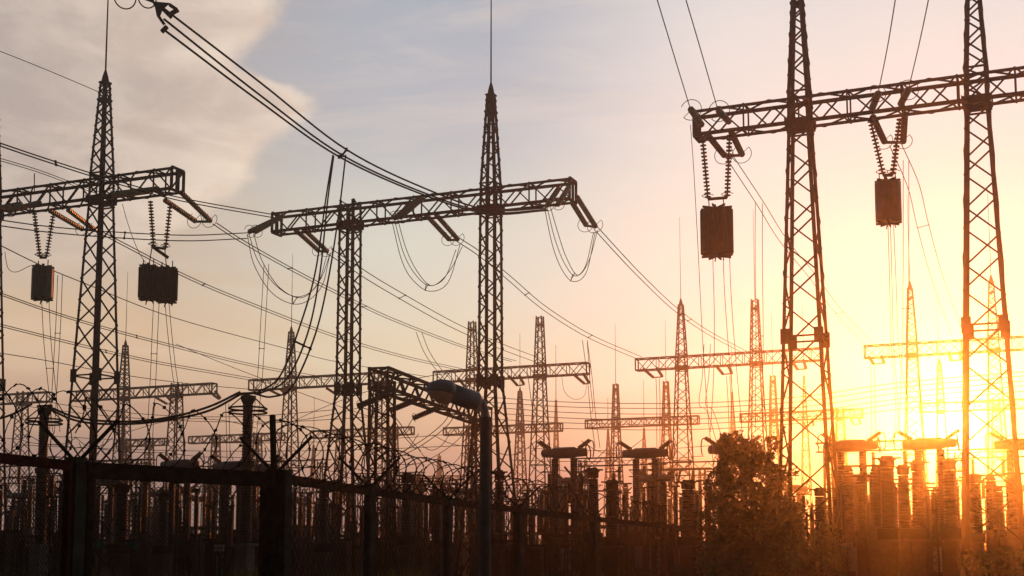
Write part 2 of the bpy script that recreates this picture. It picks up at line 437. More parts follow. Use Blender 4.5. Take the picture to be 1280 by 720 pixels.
# lower gantry running away from the viewer
z_l = 10.4
q0 = PZ(478, 473, z_l); q1 = PZ(602, 519, z_l)
low = empty('lattice_gantry', (q0.x, q0.y, 0), 0, 'low gantry whose beam runs away from view under the street lamp head', 'gantry', GR)
dv = V((q1.x - q0.x, q1.y - q0.y, 0)); ln = dv.length; du = dv.normalized(); dn = V((du.y, -du.x, 0))
b = MB(); h_ = .5
R4 = [(lambda t, sy_=sy_, z=z: du * (-.6 + (ln + 1.2) * t) + dn * sy_ * h_ + V((0, 0, z))) for sy_, z in ((-1, z_l - .55), (-1, z_l + .45), (1, z_l + .45), (1, z_l - .55))]
for q in range(4):
    b.bar(R4[q](0), R4[q](1), .15); zig(b, R4[q], R4[(q + 1) % 4], 16, .08, 0)
    for t in (0, 1): b.bar(R4[q](t), R4[(q + 1) % 4](t), .1)
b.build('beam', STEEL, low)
for k in (0, 1):
    b = MB(); shaft(b, [(0, .55), (z_l - .6, .48), (z_l - .1, .48)], .13, .07, .8)
    o = b.build('column', STEEL, low); o.location = du * ln * k; o.rotation_euler = (0, 0, math.atan2(du.y, du.x))

# ------------------------------------------------------------------ insulators
def disc_profile(length, r, pitch):
    out = [(0, .03)]; n = max(4, int(length / pitch)); p = length / n
    for i in range(n):
        t = i * p
        out += [(t + p * .12, .035), (t + p * .30, r), (t + p * .52, r * .93), (t + p * .66, .04)]
    return out + [(length, .03)]
def string_mesh(p, q, name, parent, r=.14, pitch=.16, material=None, n=10):
    b = MB(); b.lathe(p, q, disc_profile((V(q) - V(p)).length, r, pitch), n)
    return b.build(name, material or GLASS, parent, False, True)
def insulator_set(strings, name, label, group, ring=True, r=.14, yoke=True, material=None, cat='insulator', n=10, pitch=.16, hr=.30):
    root = empty(name, V(strings[0][0]), 0, label, cat, group)
    for p, q in strings:
        o = string_mesh(p, q, 'disc_string', root, r, pitch, material, n)
        if ring:
            d = (V(q) - V(p)).normalized(); b = MB(); c = V(q) - d * .15
            b.ring(c, d if name != 'suspension_insulator' else V((0, 0, 1)), hr, .016, 22, .85); b.bar(c + d.orthogonal().normalized() * hr, c, .02)
            b.build('corona_ring', STEELD, root, False, True)
    if yoke and len(strings) > 1:
        b = MB(); b.bar(strings[0][1], strings[1][1], .05, .12); b.build('yoke_plate', STEELD, root, False, True)
    return root
def Yb(gan, px, py):            # depth of a gantry's beam line at a pixel column
    base, tt = gan
    return (base + B * tt(px)).y
def tens(gan, pts, dY, label, group, **k):
    st = []
    for (a, c, e, f) in pts:
        y0 = Yb(gan, a, c); s0 = BH if dY > 0 else -BH
        y0 += s0 * .9
        st.append((P(a, c, y0), P(e, f, y0 + dY)))
    return insulator_set(st, 'tension_insulator', label, group, **k), st
RG, CG, LG = (bR, tR), (bC, tC), (bL, tL)
TI = 'tension insulators strung from the beams'
tens(RG, [(877, 156, 863, 136)], -2.2, 'amber lit insulator string at the outer tip of the beam above the bush', TI, hr=.42)
tens(RG, [(911, 152, 898, 138)], -2.2, 'second amber insulator in from the beam tip above the bush', TI, hr=.42)
tens(RG, [(1090, 136, 1098, 116)], -2.0, 'amber insulator on the beam over the cylinder trap, the one towards the bush', TI, hr=.30)
tens(RG, [(1126, 130, 1136, 111)], -2.0, 'amber insulator on the beam over the cylinder trap, the one towards the sunlit tower', TI, hr=.38)
tens(RG, [(884, 168, 906, 195), (914, 165, 928, 194)], 2.5, 'twin insulators slanting back below the outer beam tip by the slatted trap', TI, material=PORC, hr=.42)
tens(RG, [(1091, 146, 1106, 178), (1131, 142, 1129, 178)], 2.5, 'twin insulators slanting back from the beam over the cylinder trap', TI, material=PORC, hr=.36)
tens(CG, [(347, 273, 311, 290), (354, 270, 319, 290)], -2.6, 'twin insulators reaching outward from the flat topped end of the central beam', TI, hr=.33)
tens(CG, [(369, 287, 399, 314), (379, 286, 410, 315)], 2.7, 'twin insulators slanting back beside the flat topped column of the central beam', TI, hr=.36)
tens(CG, [(520, 251, 493, 273), (528, 248, 500, 272)], -2.5, 'twin insulators reaching forward at the middle of the central beam', TI, hr=.33)
tens(CG, [(534, 270, 562, 300), (545, 268, 573, 300)], 2.7, 'twin insulators slanting back from the middle of the central beam', TI, hr=.4)
tens(CG, [(698, 236, 684, 257), (711, 234, 697, 256)], -2.4, 'twin insulators crossing the face of the spired end of the central beam', TI, hr=.3)
tens(CG, [(715, 253, 733, 282), (721, 246, 745, 284)], 2.7, 'twin insulators hanging back off the spired end of the central beam', TI, hr=.42)
tens(LG, [(198, 236, 138, 243), (186, 239, 134, 246)], -3.0, 'golden twin insulators lying along the beam beside the tapered tower over the gate', TI, hr=.3)
tens(LG, [(206, 250, 245, 277), (226, 240, 264, 277)], 2.9, 'twin insulators slanting back from the free beam end above the twin traps', TI, hr=.4)
tens(LG, [(50, 253, 10, 264), (26, 255, -12, 262)], -2.6, 'golden twin insulators on the beam above the dark cylindrical trap', TI, hr=.3)
tens(LG, [(62, 263, 104, 287), (85, 262, 119, 288)], 2.9, 'twin insulators slanting back past the tapered tower from above the cylindrical trap', TI, hr=.36)
VI = 'suspension insulators holding the line traps'
def vset(gan, a, c, label, material=PORC, dy=0):
    y = Yb(gan, a[0], a[1]) + dy; y2 = Yb(gan, c[0], c[1]) + dy
    return insulator_set([(P(a[0], a[1], y), P(a[2], a[3], y)), (P(c[0], c[1], y2), P(c[2], c[3], y2))], 'suspension_insulator', label, VI, r=.135, material=material, pitch=.15, hr=.24)
vset(RG, (878, 171, 885, 249), (912, 168, 909, 247), 'pair of ribbed strings holding up the slatted trap over the bush')
vset(RG, (1088, 150, 1104, 219), (1125, 148, 1116, 219), 'ribbed strings closing to a vee above the cylinder trap beside the sun')
vset(LG, (188, 251, 192, 309), (213, 254, 207, 311), 'pair of ribbed strings holding up the dark twin traps')
vset(LG, (43, 266, 50, 322), (67, 266, 58, 322), 'ribbed strings closing to a vee above the cylindrical trap over the gate')

# line traps
TG = 'line traps hung under the beams'
def trap(px, y0, y1, wpx, Y, label, slats=0, nside=24):
    top, bot = P(px, y0, Y), P(px, y1, Y); h = top.z - bot.z; r = wpx / 2 * Y / F
    root = empty('line_trap', bot, ROT, label, 'line trap', TG)
    b = MB()
    if slats:
        for i in range(slats):
            g_ = 2 * math.pi * i / slats
            b.bar((math.cos(g_) * r, math.sin(g_) * r, .04), (math.cos(g_) * r, math.sin(g_) * r, h - .04), .05, .09, (math.cos(g_), math.sin(g_), 0))
        b.cyl((0, 0, .05), (0, 0, h - .05), r * .92, None, 20)
    else:
        b.lathe((0, 0, 0), (0, 0, h), [(0, r * .9), (.05, r), (h * .5, r * .985), (h - .05, r), (h, r * .9)], nside)
        for i in range(10):
            g_ = 2 * math.pi * i / 10
            b.bar((math.cos(g_) * r, math.sin(g_) * r, .0), (math.cos(g_) * r, math.sin(g_) * r, h), .03, .05, (math.cos(g_), math.sin(g_), 0))
    b.build('coil_drum', GREYP if not slats else STEELD, root)
    for z in (-.06, h + .06):
        b = MB()
        for k in range(4):
            a = math.pi * k / 4; b.bar((math.cos(a) * r * 1.03, math.sin(a) * r * 1.03, z), (-math.cos(a) * r * 1.03, -math.sin(a) * r * 1.03, z + .001 * k), .06, .09)
        b.build('spider_frame', STEELD, root)
    b = MB(); b.bar((-.3, 0, h + .1), (-.32, 0, h + .40), .035); b.bar((.3, 0, h + .1), (.3, 0, h + .40), .035); b.bar((-.1, .1, h + .1), (-.1, .1, h + .25), .1); b.build('hanger', STEELD, root)
    b = MB(); b.bar((-.05, 0, -.06), (-.1, 0, -.3), .04); b.bar((.2, .1, -.06), (.25, .1, -.25), .04); b.build('terminal', STEELD, root)
    return root
YR1, YR2 = Yb(RG, 896, 160), Yb(RG, 1111, 140)
YL1, YL2 = Yb(LG, 198, 240), Yb(LG, 53, 260)
trap(896.5, 262, 318, 39, YR1, 'large square shouldered slatted line trap hanging over the bush', 44)
trap(1111, 228, 277, 31, YR2, 'smooth rust lit cylinder line trap hanging beside the sun')
trap(184.5, 334, 373, 22, YL1, 'dark slatted drum of the twin traps, the one next to the tapered tower', 26)
trap(208, 337, 376, 25, YL1 - .7, 'dark slatted drum of the twin traps, the one under the free beam end', 26)
trap(52.5, 335, 373, 26, YL2, 'plain grey cylindrical line trap hanging over the red gate')
# beam of the twin traps' suspension
b = MB(); b.bar(P(190, 308, YL1), P(210, 322, YL1 - .4), .09, .14); b.bar(P(206, 311, YL1), P(208, 333, YL1 - .5), .04); b.bar(P(190, 309, YL1), P(186, 333, YL1), .04)
tag(b.build('hanger_bar', STEELD), 'short dark bar carrying the twin line traps below their ribbed strings', 'hanger bar')

# small far insulators under far beams: twin strings
FI = 'small insulator pairs under the far beams'
def farpair(idx, px, w, drop, shift, label, py):
    base, tt = FARG[idx][1], FARG[idx][2]; y = (base + B * tt(px)).y
    st = [(P(px, py, y + .4), P(px + shift, py + drop, y + 2.6)), (P(px + w, py - 1, y + .4), P(px + w + shift * .55, py + drop - 1, y + 2.6))]
    insulator_set(st, 'tension_insulator', label, FI, ring=False, r=.16, material=PORC, n=7, pitch=.3)
farpair(0, 804, 17, 11, 13, 'small insulator pair at the free end of the far beam left of the bush', 461)
farpair(0, 895, 15, 11, 9, 'small insulator pair between the far twin spires', 457)
farpair(0, 990, 14, 11, 7, 'small insulator pair just inside the tall tower over the bush', 451)
farpair(1, 573, 10, 10, 8, 'small insulator pair right above the street lamp head', 473)
farpair(1, 636, 13, 12, 11, 'small insulator pair beside the spired leg of the central gantry', 470)
farpair(1, 717, 12, 12, 14, 'small insulator pair at the free end of the far beam over the breakers', 468)
farpair(2, 1086, 16, 9, 6, 'small insulator pair at the glowing far beam end', 446)
farpair(2, 1186, 14, 10, 3, 'small insulator pair on the far beam directly over the sun', 441)
farpair(5, 336, 14, 7, 14, 'small insulator pair beside the slim spire near the ringed post', 487)
farpair(5, 408, 14, 9, 14, 'small insulator pair between the slim spire and the flat topped column', 485)
farpair(6, 195, 14, 8, 14, 'small insulator pair on the far beam beside its flat topped column', 497)
farpair(6, 262, 7, 9, 12, 'small insulator pair at the far beam end near the ringed post', 490)
farpair(4, 1003, 12, 7, 4, 'small insulator pair on the distant beam seen through the tall tower', 526)
farpair(4, 1064, 10, 7, 3, 'small insulator pair at the end of the distant beam towards the sun', 524)
LI = 'long insulators of the low gantry'
for a, c, e, f, lab in ((520, 500, 488, 513, 'long ribbed insulator slanting off the middle of the low gantry beam'), (554, 507, 516, 523, 'long ribbed insulator slanting off the low gantry beam nearest the lamp post'), (484, 493, 447, 508, 'long ribbed insulator slanting off the low gantry beside its lattice column')):
    y = q0.y + (q1.y - q0.y) * (a - 478) / 124
    insulator_set([(P(a, c, y), P(e, f, y - 1.2))], 'tension_insulator', lab, LI, ring=True, r=.17, material=PORC, hr=.25)

# ------------------------------------------------------------------ conductors
WG = 'overhead conductors'
def wire(lines, label, r=None, spacers=(), group=WG, name='conductor', wide=None, sub=8):
    """lines: list of polylines of (px, py, Y)"""
    pl = [smooth_pts([P(*q) for q in ln_], sub) for ln_ in lines]
    Y = sum(q[2] for q in lines[0]) / len(lines[0])
    rr_ = r or max(.014, Y * .00030)
    if len(pl) == 1:
        b = MB(); b.tube(pl[0], rr_, 5)
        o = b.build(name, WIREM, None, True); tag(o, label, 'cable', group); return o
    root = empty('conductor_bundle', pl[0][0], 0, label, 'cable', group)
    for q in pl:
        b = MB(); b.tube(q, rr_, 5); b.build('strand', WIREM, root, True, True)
    for t in spacers:
        b = MB(); k = int(t * (len(pl[0]) - 1))
        for u in range(len(pl) - 1): b.bar(pl[u][k], pl[u + 1][k], rr_ * 1.7)
        for u in range(len(pl)): b.bar(pl[u][k] - V((0, 0, rr_ * 1.8)), pl[u][k] + V((0, 0, rr_ * 1.8)), rr_ * 2.6)
        b.build('spacer', STEELD, root, False, True)
    return root
def off(line, dx, dy, dY=0): return [(a + dx, c + dy, e + dY) for a, c, e in line]

# thick bundle from the hidden near beam
A0 = [(196, 4, 43), (325, 103, 49), (433, 187, 55), (530, 235, 60), (610, 262, 63), (683, 260, 65)]
A1 = [(205, 24, 43), (325, 119, 49), (428, 194, 55), (530, 241, 60), (610, 265, 63), (683, 262, 65)]
A2 = [(206, 38, 43.4), (322, 125, 49), (424, 196, 55.2), (528, 243, 60.2), (610, 267, 63), (684, 263, 65)]
wire([A0, A1, A2], 'thick triple conductor sweeping down from above to the central gantry beam', .042, (.42,))
yk = empty('cable_clamp', P(200, 6, 43), 0, 'dark clamp plate with rings holding the thick triple conductor', 'clamp')
b = MB(); p_ = [P(190, 2, 43), P(212, 4, 43), P(203, 12, 43), P(200, 20, 43), P(196, 20, 43), P(194, 10, 43)]
b.add([q + V((0, -.03, 0)) for q in p_] + [q + V((0, .03, 0)) for q in p_], [(0, 1, 2, 3, 4, 5), (11, 10, 9, 8, 7, 6)] + [(i, (i + 1) % 6, 6 + (i + 1) % 6, 6 + i) for i in range(6)])
b.build('clamp_plate', STEELD, yk, False, True)
for x_, y_, r_ in ((156, -4, .40), (184, -2, .32)):
    b = MB(); b.ring(P(x_, y_, 43), (.2, 1, .55), r_, .024, 24); b.build('corona_ring', STEELD, yk, False, True)
for a in ((212, 6, 221, 12), (198, 20, 205, 30), (200, 8, 214, 22)):
    b = MB(); b.bar(P(a[0], a[1], 43), P(a[2], a[3], 43), .12, .1); b.build('socket', STEELD, yk, False, True)
for a in ((214, 17, 223, 12), (202, 40, 209, 33)):
    b = MB(); b.bar(P(a[0], a[1], 43), P(a[2], a[3], 43), .16, .1); b.build('stub', STEELD, yk, False, True)
wire([[(150, -14, 43), (192, 2, 43)]], 'short dark link holding the clamp plate at the top edge', .06)

# drop from the bundle to the ringed post insulator
D0 = [(416, 194, 54), (407, 250, 53), (394, 340, 51), (374, 410, 49), (350, 470, 47), (322, 491, 46)]
D1 = [(417, 195, 54.2), (409, 255, 53.2), (400, 340, 51.2), (385, 415, 49.2), (358, 474, 47.2), (322, 493, 46)]
D2 = [(432, 194, 54), (424, 262, 53), (411, 345, 51), (394, 418, 49.2), (366, 482, 47), (340, 496, 46.4), (318, 492, 46)]
wire([D0, D1, D2], 'three thick cables dropping from the triple conductor to the ringed post', .036, (.66,))
wire([[(300, 490, 46), (262, 508, 46.5), (215, 521, 47), (160, 527, 48), (100, 523, 49), (60, 508, 50)],
      [(302, 492, 46.2), (262, 513, 46.7), (215, 524, 47.2), (160, 530, 48.2), (100, 527, 49), (58, 510, 50)]], 'thick paired cable sagging between the two ringed post insulators', .045)
wire([[(40, 505, 50), (10, 520, 50), (-30, 530, 51)]], 'thick cable leaving the ringed post behind the gate', .045)

def two(line, dx, dy, label, sp=(), r=None, dY=.2): return wire([line, off(line, dx, dy, dY)], label, r, sp)
two([(-20, 172, 44), (60, 199, 50), (133, 222, 56), (225, 247, 60), (346, 269, 66)], 1, 4, 'thick pair passing the tapered tower to the flat topped end of the central beam', (.3,), .028)
two([(-20, 192, 46), (50, 213, 52), (100, 232, 60), (134, 243, 61.5)], 0, 3, 'thin pair reaching the golden insulators beside the tapered tower')
two([(-20, 272, 50), (60, 283, 53), (145, 290, 56), (235, 294, 60), (310, 291, 64)], -1, 7, 'level pair running past the tapered tower to the outward insulators of the central beam', (.55,), .026)
wire([[(-20, 56, 55), (60, 88, 60), (126, 116, 64)]], 'thin earth wire slanting down to the tip of the tapered tower', .018)
wire([[(43, 217, 52), (43, 240, 58)]], 'short drop wire between the thin pair and the beam over the cylindrical trap', .022)
CL0 = [(266, 280, 67), (300, 302, 72), (360, 336, 82), (422, 368, 92), (489, 400, 105), (586, 437, 120), (640, 452, 126)]
two(CL0, 5, -1, 'pair falling away from the free end of the beam above the twin traps', (.35, .6))
two([(120, 289, 68), (160, 310, 72), (230, 346, 82), (300, 376, 92), (417, 421, 110), (500, 446, 122), (575, 463, 132)], 3, -2, 'pair falling away from the insulators beside the tapered tower', (.4,))
wire([[(-5, 304, 66), (50, 331, 72), (103, 353, 78), (217, 397, 92), (359, 436, 112), (420, 452, 120), (535, 471, 132)]], 'long single wire crossing from over the gate to the beam behind the lamp')
two([(-8, 363, 75), (60, 387, 82), (125, 407, 90), (220, 432, 102), (320, 456, 118), (410, 472, 134)], 1, 3, 'upper of three low pairs crossing behind the tapered tower', (.5,))
two([(-8, 403, 90), (100, 430, 105), (160, 444, 112), (220, 456, 120), (335, 476, 138)], 1, 3, 'middle of three low pairs crossing behind the tapered tower', (.4,))
wire([[(-8, 440, 100), (60, 451, 108), (150, 468, 116), (240, 480, 124), (330, 488, 135)]], 'lowest single wire crossing behind the tapered tower')
two([(406, 315, 70), (440, 337, 76), (480, 362, 84), (560, 407, 100), (620, 434, 114), (668, 452, 126)], 8, -4, 'pair falling away behind the flat topped column of the central gantry', (.45, .75))
two([(570, 301, 70), (600, 321, 75), (635, 350, 82), (680, 388, 92), (735, 422, 104), (797, 449, 120)], 5, -3, 'pair falling away from the middle insulators of the central beam', (.5, .8))
two([(742, 286, 70), (775, 322, 76), (800, 348, 82), (840, 386, 92), (880, 415, 104), (928, 441, 120)], 5, -2, 'pair falling away from the spired end of the central beam', (.7,))
two([(908, 198, 57), (945, 254, 65), (975, 302, 73), (1010, 345, 84), (1045, 392, 98), (1085, 434, 112)], 9, -2, 'thin pair falling away from the insulators over the slatted trap', (.45, .8), .02)
two([(1112, 182, 56), (1135, 235, 64), (1147, 285, 72), (1165, 350, 85), (1190, 420, 104)], 14, -4, 'thin pair falling away from the insulators over the cylinder trap', (.5,), .02)
wire([[(818, -12, 42), (841, 64, 46.5), (862, 133, 51)]], 'lone wire climbing steeply from the amber insulator at the beam tip', .02)
wire([[(854, -12, 42), (877, 66, 46.5), (897, 136, 51)]], 'lone wire climbing steeply from the second amber insulator at the beam tip', .02)
wire([[(1121, -12, 41), (1110, 55, 45), (1098, 115, 49.5)]], 'lone wire climbing from the amber insulator over the cylinder trap, towards the bush', .02)
wire([[(1163, -12, 41), (1150, 50, 45), (1136, 110, 49.5)]], 'lone wire climbing from the amber insulator over the cylinder trap, towards the sunlit tower', .02)

# slack jumper loops under the central gantry
JG = 'slack jumper loops under the central beam'
def loop(l0, label):
    wire(l0, label, .02, (.55,), JG, 'jumper')
loop([[(311, 292, 63), (322, 325, 64), (345, 357, 65.5), (372, 371, 67), (396, 357, 68.5), (409, 318, 70)],
      [(309, 293, 63), (318, 332, 64), (342, 368, 65.5), (374, 380, 67), (401, 360, 68.5), (412, 320, 70)],
      [(317, 292, 63), (328, 327, 64), (350, 360, 65.5), (378, 372, 67), (400, 350, 68.5), (413, 316, 70)]], 'slack jumper loop below the flat topped end of the central beam')
loop([[(493, 275, 64), (505, 318, 65), (520, 344, 66.5), (537, 357, 67.5), (556, 347, 69), (570, 312, 70)],
      [(490, 277, 64), (502, 325, 65), (516, 350, 66.5), (537, 364, 67.5), (560, 353, 69), (575, 306, 70)],
      [(497, 274, 64), (508, 312, 65), (522, 340, 66.5), (540, 357, 67.5), (561, 340, 69), (578, 308, 70)]], 'slack jumper loop below the middle of the central beam')
loop([[(684, 260, 64), (694, 300, 65), (706, 330, 66.5), (719, 345, 67.5), (732, 332, 69), (742, 290, 70)],
      [(681, 262, 64), (691, 308, 65), (703, 338, 66.5), (717, 352, 67.5), (733, 340, 69), (744, 290, 70)],
      [(688, 259, 64), (698, 293, 65), (708, 322, 66.5), (722, 344, 67.5), (736, 326, 69), (747, 288, 70)]], 'slack jumper loop below the spired end of the central beam')

# droppers
DG = 'slim wires dropping into the equipment'
def drop(pts, Y, label, dx=None, sp=(), r=None, dy2=0):
    l = [(a, c, Y + (k * .4)) for k, (a, c) in enumerate(pts)]
    if dx is None: wire([l], label, r or Y * .00026, (), DG, 'dropper')
    else: wire([l, [(a + dx, c + dy2, y) for a, c, y in l]], label, r or Y * .00026, sp, DG)
drop([(52, 374), (55, 430), (61, 490), (66, 540)], YL2, 'wire pair hanging from the plain grey trap over the gate', 9, (.5,))
drop([(72, 344), (70, 400), (66, 470), (62, 540)], YL2 + 8, 'slack wire pair hanging behind the plain grey trap', 6, (.45,))
drop([(192, 376), (190, 420), (188, 470), (183, 560)], YL1 + 1, 'wire pair hanging from the twin traps', 7, (.5,))
drop([(206, 376), (210, 420), (216, 470), (222, 500)], YL1 + 1, 'splayed wire pair hanging from the twin traps towards the far column', 5)
drop([(153, 255), (160, 280), (172, 312), (186, 335)], YL1, 'thin wire slanting from the beam to the twin traps')
drop([(6, 315), (10, 335), (20, 340), (36, 333), (43, 331)], YL2 - .5, 'thin jumper curling into the plain grey trap')
drop([(330, 330), (326, 400), (322, 470), (316, 530), (312, 575)], 90, 'tall wire pair beside the ringed post insulator', 6, (.38,))
drop([(520, 415), (530, 440), (545, 462), (562, 480)], 112, 'short wire pair slanting to the beam above the lamp head', 7)
drop([(728, 425), (732, 455), (735, 480), (738, 515), (744, 560)], 112, 'wire pair falling past the free end of the far beam over the breakers', 6, (.3,))
drop([(734, 425), (737, 470), (741, 510), (739, 515)], 112, 'short kinked wire falling beside the far beam end over the breakers')
drop([(863, 156), (867, 210), (872, 300), (878, 420), (885, 520), (893, 590)], 53, 'long thin wire falling from the beam tip past the slatted trap')
drop([(891, 322), (893, 400), (892, 470), (888, 540)], YR1, 'wire falling from the slatted trap straight into the bush')
drop([(904, 322), (906, 370), (911, 440), (918, 520), (921, 560)], YR1, 'wire pair falling from the slatted trap towards the bush top', 8)
drop([(944, 254), (944, 330), (945, 420), (944, 540)], 66, 'tall wire pair dropping behind the bush beside the tall tower', 9, (.7,))
drop([(880, 430), (878, 470), (874, 505), (884, 515), (898, 560)], 108, 'kinked pair of wires above the bush edge', 8)
drop([(1110, 280), (1112, 350), (1114, 430), (1120, 520), (1112, 560)], YR2, 'wire trio falling from the cylinder trap', 3)
drop([(1117, 280), (1120, 350), (1124, 440), (1135, 500)], YR2 + .5, 'single wire falling from the cylinder trap and bending to the sun')
drop([(1129, 200), (1129, 330), (1128, 420), (1124, 540)], 58, 'tall straight wire pair beside the cylinder trap', 7, (.56,))
drop([(820, 473), (821, 500), (821, 550), (822, 575)], 126, 'thin wire pair under the free end of the far beam left of the bush', 4)
drop([(908, 470), (910, 500), (912, 550)], 126, 'thin wire pair under the far beam between its twin spires', 4)
drop([(1088, 455), (1089, 500), (1090, 560)], 118, 'thin wire pair under the glowing far beam end', 5)
drop([(282, 505), (283, 540), (284, 590)], 95, 'thin wire pair just behind the ringed post', 4)
drop([(670, 545), (664, 500), (660, 470)], 118, 'thin wire rising beside the blunt spired leg')

# bus wires stretched along the yard
BG = 'bus wires stretched level across the yard'
for k, (yl, ym, yr, lab) in enumerate(((496, 504, 463, 'topmost of the sagging bus wires left of the sun'), (502, 510, 468, 'second sagging bus wire under the topmost one'), (508, 517, 474, 'third bus wire, drawn darker above the breakers'),
                            (515, 524, 480, 'fourth sagging bus wire above the breakers'), (523, 530, 487, 'fifth sagging bus wire above the breakers'), (532, 537, 497, 'lowest of the sagging bus wires left of the sun'))):
    Y0 = 150 + 4 * k
    wire([[(600, yl, Y0), (720, ym - 1, Y0 - 9), (860, ym, Y0 - 20), (1000, ym - 8, Y0 - 30), (1120, ym - 25, Y0 - 38), (1300, yr, Y0 - 48)]], lab, Y0 * .00025, (), BG, 'bus_wire')
for k, (x0, y0, x1, y1, sg, Y, lab) in enumerate(((-20, 486, 420, 512, 20, 140, 'upper bus wire sagging behind the razor coils'), (-20, 500, 480, 520, 16, 145, 'second bus wire sagging behind the razor coils'),
        (60, 545, 620, 538, 12, 150, 'third bus wire running level behind the ringed post'), (20, 556, 600, 556, 8, 120, 'low bus wire just above the fence rails'), (220, 430, 460, 520, 3, 150, 'slanting wire behind the slim spire'),
        (330, 545, 600, 462, -16, 100, 'rising wire between the ringed post and the lamp head'), (320, 530, 480, 500, 6, 95, 'rising wire just behind the ringed post'),
        (160, 540, 320, 535, -14, 90, 'arched wire behind the tapered tower'), (660, 560, 900, 556, 5, 140, 'low bus wire behind the tank breakers'), (640, 575, 880, 570, 4, 130, 'lowest bus wire behind the tank breakers'),
        (1040, 548, 1300, 540, 6, 120, 'low bus wire glowing beneath the sun'), (1040, 566, 1300, 560, 4, 110, 'lowest bus wire glowing beneath the sun'))):
    wire([[(x0 + (x1 - x0) * t, y0 + (y1 - y0) * t + sg * 4 * t * (1 - t), Y + 8 - 16 * t) for t in (0, .25, .5, .75, 1)]], lab, Y * .00025, (), BG, 'bus_wire')
LO = 'looping cables around the low gantry'
for a, Y, lab in (([(565, 512), (553, 530), (525, 552), (495, 568), (470, 575)], 72, 'slack cable pair curving down from the low gantry beam'),
        ([(448, 508), (470, 515), (489, 521), (505, 545), (520, 562)], 70, 'kinked cable pair beneath the low gantry beam'),
        ([(516, 523), (505, 540), (490, 548), (470, 546)], 70, 'short slack cable under the lamp side insulator'),
        ([(580, 545), (575, 570), (556, 585), (535, 575), (522, 560)], 90, 'round slack cable hanging beside the lamp post'),
        ([(448, 556), (480, 575), (520, 580), (560, 560), (590, 532)], 84, 'wide slack cable slung between lattice column and lamp post'),
        ([(702, 470), (706, 490), (718, 499), (730, 495), (734, 478)], 128, 'thin loop under the free end of the far beam over the breakers')):
    l = [(x, y, Y) for x, y in a]
    if 'pair' in lab: wire([l, off(l, 6, 2, .4)], lab, .024, (), LO)
    else: wire([l], lab, .022, (), LO)

# ------------------------------------------------------------------ substation equipment
def rib_profile(z0, z1, r, pitch=.11, core=.68):
    out = []; n = int((z1 - z0) / pitch); p = (z1 - z0) / n
    for i in range(n): out += [(i * p, r * core), (i * p + p * .35, r), (i * p + p * .6, r * .95), (i * p + p * .75, r * core)]
    return out
def ribbed(name, z0, z1, r, parent, material, x=0, y=0, pitch=.11, taper=1.0, n=12, core=.87):
    b = MB(); pr = rib_profile(z0, z1, r, pitch, core); h = z1 - z0
    b.lathe((x, y, z0), (x, y, z1), [(t, q * (1 + (taper - 1) * t / h)) for t, q in pr], n)
    return b.build(name, material, parent)
def make_ringed_post(loc, label):
    r = empty('post_insulator', loc, ROT, label, 'insulator', 'tall ringed post insulators')
    b = MB(); b.box((0, 0, .95), (.5, .5, 1.9)); b.box((0, 0, 1.95), (.7, .7, .1)); b.build('pedestal', CONC, r)
    top = 7.25
    ribbed('lower_porcelain', 2.0, 4.7, .235, r, PORC, pitch=.10); ribbed('upper_porcelain', 4.86, top - .35, .19, r, PORC, pitch=.10)
    b = MB(); b.cyl((0, 0, 4.68), (0, 0, 4.88), .27, None, 14); b.build('flange', STEELD, r)
    b = MB(); b.lathe((0, 0, top - .4), (0, 0, top + .1), [(0, .16), (.2, .26), (.33, .26), (.36, .1)], 12); b.bar((-.34, 0, top + .02), (.34, 0, top + .02), .12, .08); b.build('cap', STEELD, r)
    b = MB()
    b.ring((0, 0, top - .52), (0, 0, 1), .66, .035, 28); b.ring((0, 0, top - .66), (0, 0, 1), .66, .035, 28)
    for k in range(4):
        a = math.pi / 4 + math.pi / 2 * k; b.bar((math.cos(a) * .66, math.sin(a) * .66, top - .52), (math.cos(a) * .15, math.sin(a) * .15, top - .05), .04)
    b.build('corona_ring', STEELD, r)
    return r
p = P(306, 690, 46); make_ringed_post((p.x, p.y, 0), 'tall ringed post insulator standing between the tapered tower and the slim spire')
p = P(49, 690, 50); make_ringed_post((p.x, p.y, 0), 'tall ringed post insulator behind the red framed gate')

